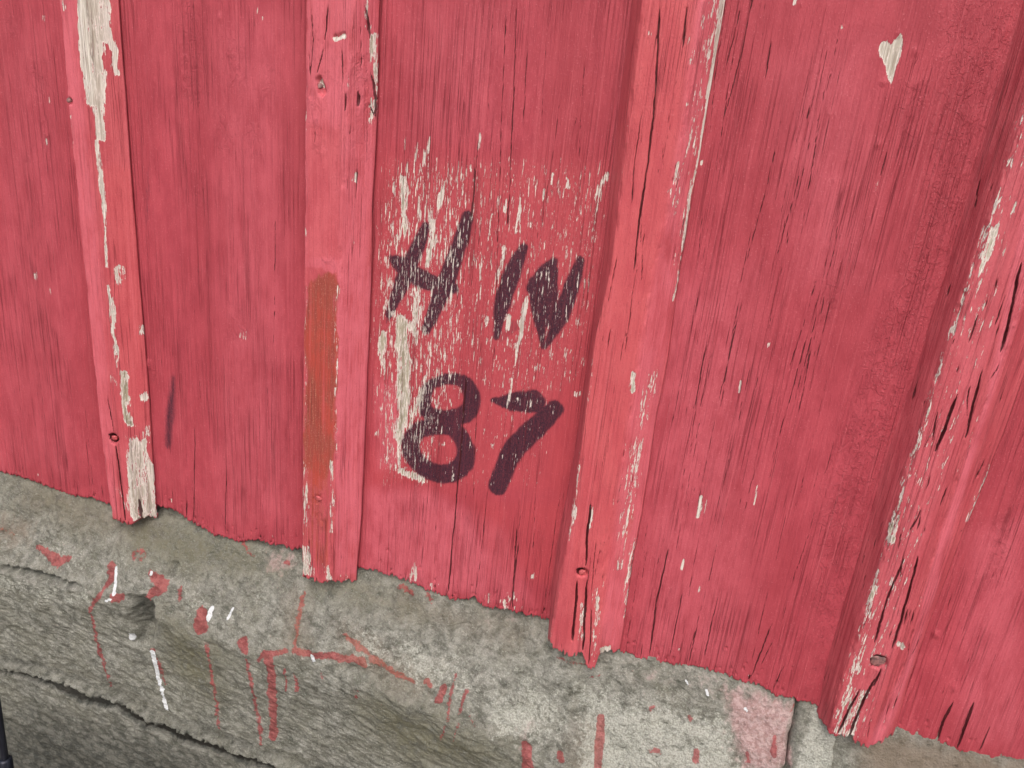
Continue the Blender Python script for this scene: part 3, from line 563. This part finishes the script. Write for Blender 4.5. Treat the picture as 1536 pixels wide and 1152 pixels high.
def ev(l, z):
    X, Z = l; k = np.polyfit(Z, X, 1); r = np.interp(z, Z, X)
    lo, hi = Z[0], Z[-1]; r = np.where(z > hi, X[-1]+k[0]*.3*(np.minimum(z, hi+.2)-hi), r); r = np.where(z < lo, X[0], r); return r
xb = []
for b in BT:
    X, Z = line(b['BR'], .002); X2, Z2 = line(b['TL'], HB); xb.append((np.mean(X)+np.mean(X2))/2)
step = (xb[3]-xb[0])/3
board(xb[0]-step, xb[0]-.001, BOT['A'], 1); board(xb[0]+.001, xb[1]-.001, BOT['B'], 2); board(xb[1]+.001, xb[2]-.001, BOT['C'], 3)
board(xb[2]+.001, xb[3]-.001, BOT['D'], 4); board(xb[3]+.001, xb[3]+step-.001, BOT['E'], 5)
board(xb[0]-2*step+.001, xb[0]-step-.001, None, 6, False); board(xb[3]+step+.001, xb[3]+2*step, None, 7, False)
NAIL = []
def batten(b, sd, gap=.0015, rough=1., mat=PAINT, shift=None):
    nf = 560 if shift is None else 60
    bx, bz = U(b['bot'], HB*.8)
    zlo = bz.mean()
    zz = np.concatenate([np.linspace(0, 1, nf), [1.02, 1.06, 1.2, 1.8, 3., 4.4]])
    zc = bz.min()+(ZHI-bz.min())*zz; zc[-1] = ZTOP
    tl = ev(line(b['TL'], HB), zc); tr = ev(line(b['TR'], HB), zc); br = ev(line(b['BR'], .002), zc)
    bl = ev(line(b['BL'], 0.), zc) if b['BL'] else tl-.0025
    br = np.maximum(br, tr+.002); bl = np.minimum(bl, tl-.0008)
    n1, n2, n3 = (14, 62, 22) if shift is None else (3, 8, 4)
    s1 = np.linspace(0, 1, n1, endpoint=False)[:, None]; s2 = np.linspace(0, 1, n2, endpoint=False)[:, None]; s3 = np.linspace(0, 1, n3)[:, None]
    x = np.concatenate([bl+(tl-bl)*s1, tl+(tr-tl)*s2, tr+(br-tr)*s3], 0)
    one = np.ones_like(zc)[None]
    h = np.concatenate([(0+(HB-0)*s1)*one, (HB+0*s2)*one, (HB+(.0015+gap-HB)*s3)*one], 0)
    for _ in range(3 if shift is None else 0):           # worn arrises
        x[1:-1] = (x[:-2]+2*x[1:-1]+x[2:])/4; h[1:-1] = (h[:-2]+2*h[1:-1]+h[2:])/4
    u = (x-bl)/(br-bl+1e-9)
    zb0 = np.full(len(x), bz.mean()); bp = np.array(b['bot'], float)
    if shift is None:
        for _ in range(5):
            v = RW.T @ np.stack([x[:, 0], DIST-h[:, 0], zb0-CZ]); px_ = v[0]/v[2]*F+768; py_ = v[1]/v[2]*F+576
            zb0 = zb0+(py_-np.interp(px_, bp[:, 0], bp[:, 1]))*.00058
    zbot = zb0+jag(x[:, 0], sd+20, .0020)+.004*sstep(.95, 1.08, WT.sample('crack', x[:, 0], np.interp(x[:, 0], bx, bz)+.001))
    zspan = (zc-bz.min())[None, :]; k = np.clip(1-zspan/.06, 0, 1)
    Z = zc[None, :]+k*(zbot[:, None]-bz.min())
    wear, coat, ins = attr_pack(WT, x, Z)
    hh = h+rough*(.0005*fbm(x*420, Z*14, 4, sd+30)+.0007*fbm(x*40, Z*7, 3, sd))*np.clip(h/.006, 0, 1)
    hh -= (.0042*sstep(.89, 1.04, wear[..., 2])+WT.sample('dip', x, Z)*ins+.0003*sstep(.5, .8, wear[..., 0]))*np.clip(h/.008, 0, 1)
    hh += coat[..., 3]*.0009*fbm(x*260, Z*170, 3, sd+9)
    na = np.exp(-((x-tl[None])/.0016)**2)+np.exp(-((x-tr[None])/.0018)**2)
    hh -= rough*.0017*na*np.clip(fbm(Z*85, x*300, 5, sd+51, .62)+.15, 0, 1)
    wear[..., 0] = wear[..., 0]+.20*na*np.clip(fbm(Z*14, x*60, 3, sd+60)*2+.3, 0, 1)*(1. if sd > 2 else .5)
    x = x+rough*.0006*fbm(Z*25, h*300, 3, sd+3)
    Pt = np.stack([x, -hh, Z], -1)
    e = Pt[:, :1].copy(); e[..., 1] = -np.minimum(.0008, hh[:, :1])
    Pt = np.concatenate([e, Pt], 1); wear = np.concatenate([wear[:, :1], wear], 1); coat = np.concatenate([coat[:, :1], coat], 1)
    r = Pt[-1:].copy(); r[..., 0] -= .004; r[..., 1] = -.0016
    Pt = np.concatenate([Pt, r], 0); wear = np.concatenate([wear, wear[-1:]], 0); coat = np.concatenate([coat, coat[-1:]], 0)
    return grid_mesh('batten', Pt, {'wear': wear, 'coat': coat}, mat, wall)
bo = [batten(BT[0], 1, .001, 1., PAINT_BATTEN), batten(BT[1], 2, .0005, 1., PAINT_BATTEN), batten(BT[2], 3, .001, 1.1, PAINT_BATTEN), batten(BT[3], 4, .001, 1.7, PAINT_ROUGH)]
for src, dx in ((bo[1], -2*step), (bo[3], step)):      # the pattern goes on past both edges of the photograph
    c = src.copy(); scene.collection.objects.link(c); c.parent = wall; c.location.x += dx
bo[0]['label'] = 'narrow batten with a long bare grey streak at its top and a bare tan foot'
bo[1]['label'] = 'batten with a brown worn strip down its left half and split paint at the top'
bo[2]['label'] = 'orange red batten with a pale chipped right edge and a deeply split foot'
bo[3]['label'] = 'rough weathered batten with coarse grain and a sunken grey nail near its foot'

# nail heads, each in its batten
def proj(X, Z, h):
    v = RW.T @ np.stack([X, DIST-h, Z-CZ]); return v[0]/v[2]*F+768, v[1]/v[2]*F+576
def nail(par, px, py, r, h, mat, lobes=0., tilt=(0, 0), sq=0.):
    X, Z = unproj(px, py, h); n = 20; V = [(0, -.0012, 0)]; Fc = []
    rad = [(.55, .0011), (.85, .0007), (1.0, .0), (.9, -.0010)]
    rs = random.Random(int(px))
    wob = [1+lobes*rs.uniform(-1, 1) for _ in range(n)]
    for f, d in rad:
        for k in range(n):
            a = 2*math.pi*k/n; q = (1-sq)+sq/max(abs(math.cos(a)), abs(math.sin(a))); rr_ = r*f*q*wob[k]
            V.append((rr_*math.cos(a), -d+.0003*rs.uniform(-1, 1)*(f < 1), rr_*math.sin(a)*.9))
    for k in range(n): Fc.append((0, 1+k, 1+(k+1) % n))
    for j in range(3):
        for k in range(n): a, b = 1+j*n+k, 1+j*n+(k+1) % n; Fc.append((a, a+n, b+n, b))
    V = [(x, y+tilt[0]*x+tilt[1]*z, z) for x, y, z in V]
    # shank
    s0 = len(V)
    for yy in (-.0006, .012):
        for k in range(8): a = k*math.pi/4; V.append((.0011*math.cos(a), yy, .0011*math.sin(a)))
    for k in range(8): Fc.append((s0+k, s0+(k+1) % 8, s0+8+(k+1) % 8, s0+8+k))
    m = bpy.data.meshes.new('nail'); m.from_pydata(V, [], [f if len(f) == 3 else f for f in Fc]); m.materials.append(mat)
    for p in m.polygons: p.use_smooth = True
    o = bpy.data.objects.new('nail', m); scene.collection.objects.link(o); o.parent = par; o.location = (float(X), -h, float(Z)); return o
nail(bo[0], 172, 657, .0030, HB-.0022, NAILRED, .12, (.2, -.1))
nail(bo[0], 104, 150, .0024, HB-.003, NAILGREY, .15, (.1, .2))
nail(bo[1], 480, 129, .0022, HB-.0030, NAILGREY, .2, (.3, .3))
nail(bo[1], 478, 748, .0034, HB+.0004, NAILRED, .16, (0, -.15))
nail(bo[2], 874, 859, .0036, HB-.0020, NAILRED, .12, (.15, -.2), .3)
nail(bo[3], 1319, 993, .0068, HB-.0036, NAILGREY, .10, (.05, -.25), .7)

# ------------------------------------------------------------------ the stone foundation
SR = Raster(-1.0, .42, CZ-.98, CZ-.40, .0008, ['lich', 'red', 'white', 'pink', 'dark', 'olive', 'warm', 'strata', 'pit', 'seam_shade'])
E1x, E1z = U([(-200, 800), (0, 862), (60, 872), (135, 895), (160, 893), (205, 903), (229, 913), (287, 942), (328, 967), (385, 992), (467, 995), (553, 1026), (630, 1054), (690, 1090), (740, 1118), (800, 1135), (900, 1160), (1100, 1215), (1536, 1330)], .045)
E2P = ([(-300, 930), (-60, 985), (0, 1004), (45, 1012), (90, 1030), (130, 1048), (172, 1056), (200, 1074), (260, 1100), (330, 1124), (400, 1149), (520, 1190), (700, 1240), (1100, 1400)])
E2x = np.array([0., 1.]); E2z = np.array([0., 0.])
ZT = CZ-.438
E2ON = False
def stone_h(X, Z):
    ze = np.interp(X, E1x, E1z); z2 = np.interp(X, E2x, E2z)
    t = (ZT-Z)/(ZT-ze)
    up = -.008+.053*np.clip(t, -.3, 1)**1.0 if False else -.008+.053*np.sign(t)*np.abs(np.clip(t, -.3, 1))**.85
    d = np.maximum(ze-Z, 0)
    dn = .045+.004*(1-np.exp(-d/.006))-.15*d
    h = np.where(t < 1, up, dn)
    d2 = z2-Z                                            # below the bedding crack: a lower layer set back
    if not E2ON: return h
    h = h-sstep(-.001, .0005, d2)*(.0025+.016*np.clip(fbm(X*18, X*0, 3, 61)+.55, .1, 1)*np.exp(-np.maximum(d2, 0)/.006))
    return h
def detail(X, Z):
    ze = np.interp(X, E1x, E1z); low = sstep(-.006, .006, ze-Z)
    a = math.radians(17); u = X*math.cos(a)-Z*math.sin(a); v = X*math.sin(a)+Z*math.cos(a)
    up = .0090*fbm(X*16, Z*20, 5, 1, .55)+.0030*fbm(X*110, Z*110, 4, 5, .62)
    q = fbm(u*7, v*42, 5, 3, .6); st = .0045*(q-.3*np.abs(fbm(u*12, v*90, 3, 6)))+.0017*fbm(u*110, v*260, 4, 2, .66)+.0015*fbm(X*170, Z*170, 3, 12)
    terr = .0022*(np.floor(q*5+fbm(u*9, v*9, 2, 9))/5)
    return up*(1-low)+(st+terr+.004*fbm(X*30, Z*30, 3, 8))*low
def us(px, py):
    hs = np.linspace(.075, -.012, 350); X, Z = unproj(np.full(350, float(px)), np.full(350, float(py)), hs)
    k = np.argmax(stone_h(X, Z)+detail(X, Z) >= hs); return float(X[k]), float(Z[k])
    for _ in range(0):
        X, Z = unproj(px, py, h); h = .5*h+.5*float((stone_h(np.array([X]), np.array([Z]))+detail(np.array([X]), np.array([Z])))[0])
    return float(X), float(Z)
E2x, E2z = np.array([us(*p) for p in E2P]).T; E2ON = True
def D_(n, pts, w, v=1., so=2.5, wob=3.):
    pts, w = smooth(pts, w); q = [us(*p) for p in pts]; s = pxscale(*pts[0], .03); SR.stroke(n, [a for a, _ in q], [b for _, b in q], np.asarray(w, float)*s, v, so*s, 'max', wob*s)
def DP(n, pts, v=1., so=10, wob=14.):
    so = so*2.2
    q = [us(*p) for p in pts]; s = pxscale(*pts[0], .03); SR.poly(n, [a for a, _ in q], [b for _, b in q], v, so*s, 'max', wob*s)
for p, w, v in [([(168, 848), (165, 868), (152, 888), (135, 914)], (9, 9, 6, 5), .95), ([(136, 915), (143, 950), (152, 985), (160, 1010), (172, 1042)], (4, 5, 6, 3, 4), .85), ([(226, 860), (243, 878), (228, 890), (214, 905)], (8, 13, 8, 6), 1.1), ([(58, 820), (72, 832), (88, 842), (104, 838)], (5, 10, 11, 5), 1.1),
                ([(168, 897), (184, 895)], (8, 8), 1.1), ([(304, 918), (302, 938)], (12, 18), 1.15), ([(205, 830), (213, 833)], (14, 10), .55), ([(270, 885), (272, 898)], (9, 7), .8), ([(310, 965), (318, 1010), (325, 1060), (330, 1112)], (4, 5, 5, 6), .75), ([(228, 975), (236, 990), (248, 1025)], (6, 8, 6), .65),
                ([(365, 962), (370, 975)], (12, 8), 1.1), ([(370, 990), (380, 1040), (390, 1090), (393, 1130)], (4, 6, 7, 4), .8), ([(404, 990), (408, 1040), (410, 1105)], (11, 13, 10), 1.2), ([(388, 992), (398, 980), (430, 978)], (5, 8, 6), .95), ([(452, 895), (448, 930), (441, 965)], (7, 9, 6), .7), ([(455, 905), (456, 890)], (5, 6), .7),
                ([(426, 1005), (430, 1035)], (4, 5), .8), ([(441, 1010), (445, 1035)], (3, 7), .8), ([(440, 975), (500, 985), (535, 990), (548, 998)], (7, 8, 9, 6), 1.), ([(518, 952), (545, 975), (585, 1005), (620, 1022)], (7, 8, 9, 7), .75), ([(640, 1022), (645, 1028)], (8, 6), 1.), ([(665, 1030), (658, 1052)], (7, 9), 1.1),
                ([(684, 1012), (676, 1040), (672, 1080)], (6, 6, 4), .75), ([(700, 1038), (690, 1070)], (7, 6), .75), ([(668, 1090), (660, 1110)], (6, 4), .7), ([(690, 1085), (680, 1115)], (5, 3), .6), ([(902, 1078), (899, 1115), (897, 1160)], (12, 12, 10), 1.25), ([(790, 1118), (792, 1160)], (14, 16), 1.15),
                ([(840, 1130), (842, 1140)], (9, 8), .95), ([(975, 1125), (990, 1128)], (8, 6), .7), ([(1045, 1125), (1043, 1142)], (7, 8), .95), ([(980, 1060), (975, 1064)], (7, 7), .7), ([(1033, 1075), (1035, 1080)], (8, 8), .7), ([(1163, 1105), (1160, 1130)], (6, 10), 1.1), ([(1120, 1130), (1122, 1140)], (6, 7), .9), ([(600, 880), (620, 890)], (8, 8), .75), ([(640, 890), (650, 905)], (7, 5), .6),
                ([(365, 815), (380, 835)], (5, 4), .7), ([(430, 842), (433, 846)], (5, 5), .9), ([(885, 1015), (900, 1012)], (4, 3), .6), ([(0, 795), (20, 800)], (5, 5), .5), ([(705, 1075), (712, 1090)], (5, 3), .6), ([(535, 1035), (536, 1045)], (5, 5), .6), ([(483, 1010), (485, 1022)], (4, 4), .6), ([(835, 985), (890, 995)], (4, 4), .6), ([(1192, 1062), (1185, 1068)], (6, 4), .7)]:
    D_('red', p, w, v)
for p, w, v in [([(228, 978), (233, 995), (238, 1015), (244, 1040), (250, 1064), (256, 1086)], (5, 6, 4, 4, 4, 4), 1.1), ([(174, 853), (173, 870), (171, 890)], (3, 5, 4), 1.1), ([(318, 912), (312, 928)], (5, 6), 1.), ([(196, 952), (197, 958)], (6, 6), 1.05), ([(350, 912), (342, 926)], (3, 4), .85), ([(228, 858), (226, 863)], (3, 3), .9),
                ([(468, 984), (470, 990)], (5, 5), .9), ([(1060, 1036), (1062, 1042)], (4, 4), .9), ([(158, 901), (165, 900)], (3, 3), .8), ([(1028, 1020), (1032, 1026)], (3, 4), .8), ([(1118, 1062), (1121, 1066)], (4, 4), .9)]:
    D_('white', p, w, v, 2., 1.5)
DP('lich', [(-30, 770), (80, 790), (150, 830), (135, 880), (0, 850)], .62, 18); DP('lich', [(150, 800), (300, 860), (400, 930), (470, 985), (380, 985), (280, 935), (200, 890), (120, 880)], .55, 14); DP('lich', [(340, 860), (450, 880), (470, 960), (400, 950)], .60, 16)
DP('lich', [(500, 900), (620, 945), (760, 980), (860, 1010), (900, 1160), (760, 1120), (700, 1080), (600, 1030), (470, 985)], .72, 18); DP('lich', [(590, 950), (640, 960), (650, 1000), (610, 1000)], .95, 10); DP('lich', [(700, 1030), (800, 1040), (830, 1130), (740, 1110)], .95, 14)
DP('lich', [(860, 1020), (1100, 1070), (1120, 1200), (860, 1180)], .92, 18); DP('lich', [(0, 862), (130, 900), (130, 915), (0, 885)], .55, 8)
DP('olive', [(190, 770), (360, 815), (420, 860), (300, 850), (200, 820)], .85, 14); DP('olive', [(470, 860), (620, 890), (640, 930), (480, 890)], .6, 12); DP('olive', [(560, 1040), (700, 1095), (780, 1152), (620, 1152), (540, 1080)], .75, 18); DP('olive', [(240, 920), (330, 980), (330, 1060), (250, 1000)], .8, 14); DP('olive', [(10, 700), (160, 745), (160, 790), (20, 760)], .55, 14)
DP('pink', [(395, 825), (450, 830), (440, 862), (400, 855)], .62, 10); DP('pink', [(1080, 1030), (1150, 1040), (1188, 1056), (1186, 1160), (1110, 1160), (1095, 1090)], .85, 12); DP('pink', [(930, 1000), (1080, 1010), (1090, 1050), (960, 1030)], .38, 14); DP('pink', [(730, 905), (790, 925), (770, 945), (720, 935)], .42, 10); DP('pink', [(780, 1080), (800, 1085), (800, 1150), (775, 1150)], .5, 8); DP('pink', [(490, 872), (600, 900), (590, 915), (480, 885)], .32, 8)
DP('warm', [(40, 715), (250, 790), (200, 810), (40, 760)], .5, 14); DP('warm', [(510, 940), (560, 975), (640, 1030), (600, 1030), (520, 970)], .7, 10); DP('warm', [(430, 890), (465, 890), (460, 975), (425, 975)], .5, 8); DP('warm', [(0, 775), (45, 790), (40, 815), (0, 805)], .9, 8); DP('warm', [(1290, 1100), (1600, 1150), (1600, 1220), (1290, 1200)], .95, 12); DP('warm', [(860, 1080), (900, 1080), (890, 1160), (850, 1160)], .4, 10); DP('warm', [(600, 890), (800, 940), (780, 970), (600, 920)], .4, 12)
D_('pit', [(0, 853), (60, 864), (120, 884)], (5, 6, 3), .4, 3)
DP('lich', [(-20, 858), (60, 868), (140, 890), (140, 915), (60, 900), (-20, 885)], .75, 5)
DP('dark', [(-200, 1090), (60, 1070), (170, 1095), (330, 1150), (420, 1220), (-200, 1300)], 1., 20); DP('dark', [(190, 903), (226, 915), (228, 958), (205, 950)], .2, 8)  # darker stone with ground shade painted in at bottom left; then notch shade
D_('seam_shade', [(-60, 990), (0, 1008), (45, 1016), (90, 1034), (130, 1051), (172, 1060), (200, 1078), (260, 1104), (330, 1128), (400, 1153), (520, 1194)], (6, 5, 7, 8, 9, 5, 6, 8, 6, 8, 6), 1., 2., 4.)  # overhang shadow painted as a dark stripe below the bedding crack
D_('seam_shade', [(0, 853), (60, 864), (120, 884)], (3, 3, 1), .7, 2.); DP('seam_shade', [(199, 906), (225, 911), (229, 945), (212, 945)], .62, 4, 4.); D_('seam_shade', [(208, 909), (224, 914), (228, 930)], (5, 6, 3), .8, 3.)  # painted shade in the ledge groove and the notch hollow
D_('seam_shade', [(172, 1062), (250, 1075), (330, 1090)], (1, 2, 1), .3, 2.); D_('seam_shade', [(35, 985), (60, 1010)], (2, 2), .3, 2.)
# pits and coves
D_('pit', [(205, 906), (218, 930), (216, 955)], (14, 30, 16), 1., 9, 2.); DP('pit', [(196, 908), (227, 912), (229, 955), (206, 962)], .8, 3, 1.); D_('pit', [(261, 852), (264, 862)], (8, 6), .5, 5); D_('pit', [(215, 900), (226, 912)], (8, 6), .6, 4)
found = empty('stone_foundation', 'grey sandstone foundation under the red boards, splashed with red and white drips', 'foundation', kind='thing')
def stone(x0, x1, ztop, zbot, sd, base=None, dx=.0011, nf=330, name='stone', left=.010, right=.010, botr=.006):
    nx = int((x1-x0)/dx)+1; x = np.linspace(x0, x1, nx)
    zt = ztop(x); zb = zbot(x)
    t = np.linspace(0, 1, nf)[None, :]; Z = zt[:, None]+(zb-zt)[:, None]*t; X = np.broadcast_to(x[:, None], Z.shape).copy()
    h = stone_h(X, Z)+detail(X, Z) if base is None else base(X, Z)
    h = h-.016*SR.sample('pit', X, Z)
    el = X-x0; er = x1-X; eb = Z-zb[:, None]
    for dd, r in ((el, left), (er, right), (eb, botr)):
        k = np.clip(1-(dd+.002*fbm(X*70, Z*70, 3, sd))/r, 0, 1); h = h-r*(1-np.sqrt(np.clip(1-k*k, 0, 1)))*1.3
    S = lambda n: SR.sample(n, X, Z)
    ze = np.interp(X, E1x, E1z); z2 = np.interp(X, E2x, E2z)
    sm = S('seam_shade'); dk = np.clip(np.maximum(S('dark'), 0), 0, 1)+sm*2; h = h-.0045*sm  # painted crevice shade joins the dark tone and cuts a shallow groove
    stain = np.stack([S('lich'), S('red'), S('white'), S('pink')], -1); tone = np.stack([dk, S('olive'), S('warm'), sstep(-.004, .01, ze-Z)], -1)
    Pt = np.stack([X+.0012*fbm(X*80, Z*80, 3, sd+3), -h, Z], -1)
    def back(a, dy): b = a.copy(); b[..., 1] = .06; return b
    Pt = np.concatenate([back(Pt[:, :1], 0), Pt, back(Pt[:, -1:], 0)], 1); stain = np.concatenate([stain[:, :1], stain, stain[:, -1:]], 1); tone = np.concatenate([tone[:, :1], tone, tone[:, -1:]], 1)
    Pt = np.concatenate([back(Pt[:1], 0), Pt, back(Pt[-1:], 0)], 0); stain = np.concatenate([stain[:1], stain, stain[-1:]], 0); tone = np.concatenate([tone[:1], tone, tone[-1:]], 0)
    return grid_mesh(name, Pt, {'stain': stain, 'tone': tone}, STONE, found, flip=True)
JX, JZ = us(1187, 1100)
top = lambda x: np.full_like(x, ZT+.016)
low2 = lambda x: np.interp(x, E2x, E2z)
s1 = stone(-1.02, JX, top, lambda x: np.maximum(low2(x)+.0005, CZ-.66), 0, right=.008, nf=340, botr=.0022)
s1['label'] = 'long grey green foundation stone with a pale upper ledge and red paint runs'
def base2(X, Z):
    d2 = np.interp(X, E2x, E2z)-Z
    return stone_h(X, Z)+detail(X, Z)-.016*sstep(.0004, -.0004, d2)
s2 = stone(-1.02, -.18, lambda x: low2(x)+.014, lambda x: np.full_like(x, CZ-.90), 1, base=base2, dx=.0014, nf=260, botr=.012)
s2['label'] = 'darker lower stone layer under the long crack at bottom left'
def base3(X, Z): return -.004+.030*np.clip((ZT-Z)/.08, -.2, 1)+.003*fbm(X*22, Z*22, 5, 40)+.0010*fbm(X*150, Z*150, 3, 44)
s3 = stone(JX+.030, JX+.60, lambda x: ZT+.012+0*x, lambda x: CZ-.60+0*x, 2, base=base3, dx=.0014, nf=110)
s3['label'] = 'brownish foundation stone at the right under the last boards'
def base4(X, Z): return -.006+.030*np.clip((ZT-Z)/.07, -.2, 1)+.004*fbm(X*60, Z*60, 4, 50)+.0022*fbm(X*240, Z*240, 3, 54)
X4, Z4 = us(1240, 1100); SR.stroke('lich', [X4-.004, X4, X4+.004], [Z4+.03, Z4, Z4-.06], [.020, .034, .05], 1.15, .008); SR.stroke('dark', [JX+.002, JX+.003], [Z4+.05, Z4-.1], [.006, .006], .8, .004)
s4 = stone(JX+.001, JX+.036, lambda x: ZT+.010+0*x, lambda x: CZ-.60+0*x, 3, base=base4, dx=.0009, nf=130, name='mortar', left=.004, right=.002)
s4['label'] = 'crumbling pale mortar in the upright joint between the stones'
# the courses below, down to the ground (coarse)
def course(x0, x1, z0, z1, sd):
    return stone(x0, x1, lambda x: z1+0*x, lambda x: z0+0*x, sd, base=lambda X, Z: .030+.008*fbm(X*9, Z*9, 4, sd), dx=.012, nf=24, left=.012, right=.012, botr=.012)
course(-.175, .10, -.05, CZ-.662, 5); course(.105, .78, -.05, CZ-.602, 6); course(-1.0, -.18, -.05, CZ-.902, 7)

# ------------------------------------------------------------------ dark rod at bottom left
rod = empty('metal_rod', 'thin dark blue metal rod standing in front of the foundation stone', 'rod')
X0, Z0 = unproj(-13, 1000, .075); X1, Z1 = unproj(9, 1152, .075)
def tube(name, pts, radii, mat, par, n=14):
    V = []; Fc = []
    for (x, y, z), r in zip(pts, radii):
        for k in range(n): a = 2*math.pi*k/n; V.append((x+r*math.cos(a), y+r*math.sin(a), z))
    for j in range(len(pts)-1):
        for k in range(n): a, b = j*n+k, j*n+(k+1) % n; Fc.append((a, b, b+n, a+n))
    Fc.append(tuple(range(n-1, -1, -1))); Fc.append(tuple(range((len(pts)-1)*n, len(pts)*n)))
    m = bpy.data.meshes.new(name); m.from_pydata(V, [], Fc); m.materials.append(mat)
    for p in m.polygons[:-2]: p.use_smooth = True
    o = bpy.data.objects.new(name, m); scene.collection.objects.link(o); o.parent = par; return o
base = Vector((float(X1), -.075, float(Z1))); tp = Vector((float(X0), -.075, float(Z0))); dr = (tp-base).normalized()
rod.location = (base+dr*(-base.z/dr.z))
loc = rod.location
def pt(s): p = base+dr*s-loc; return (p.x, p.y, p.z)
L0 = (0-base.z)/dr.z
tube('pole', [pt(L0), pt(0), pt((tp-base).length*.9), pt((tp-base).length*1.05)], [.0042, .0042, .0040, .002], STEEL, rod)
tube('clamp', [pt(-.03), pt(-.028), pt(.013), pt(.015)], [.005, .0076, .0076, .005], STEEL, rod)
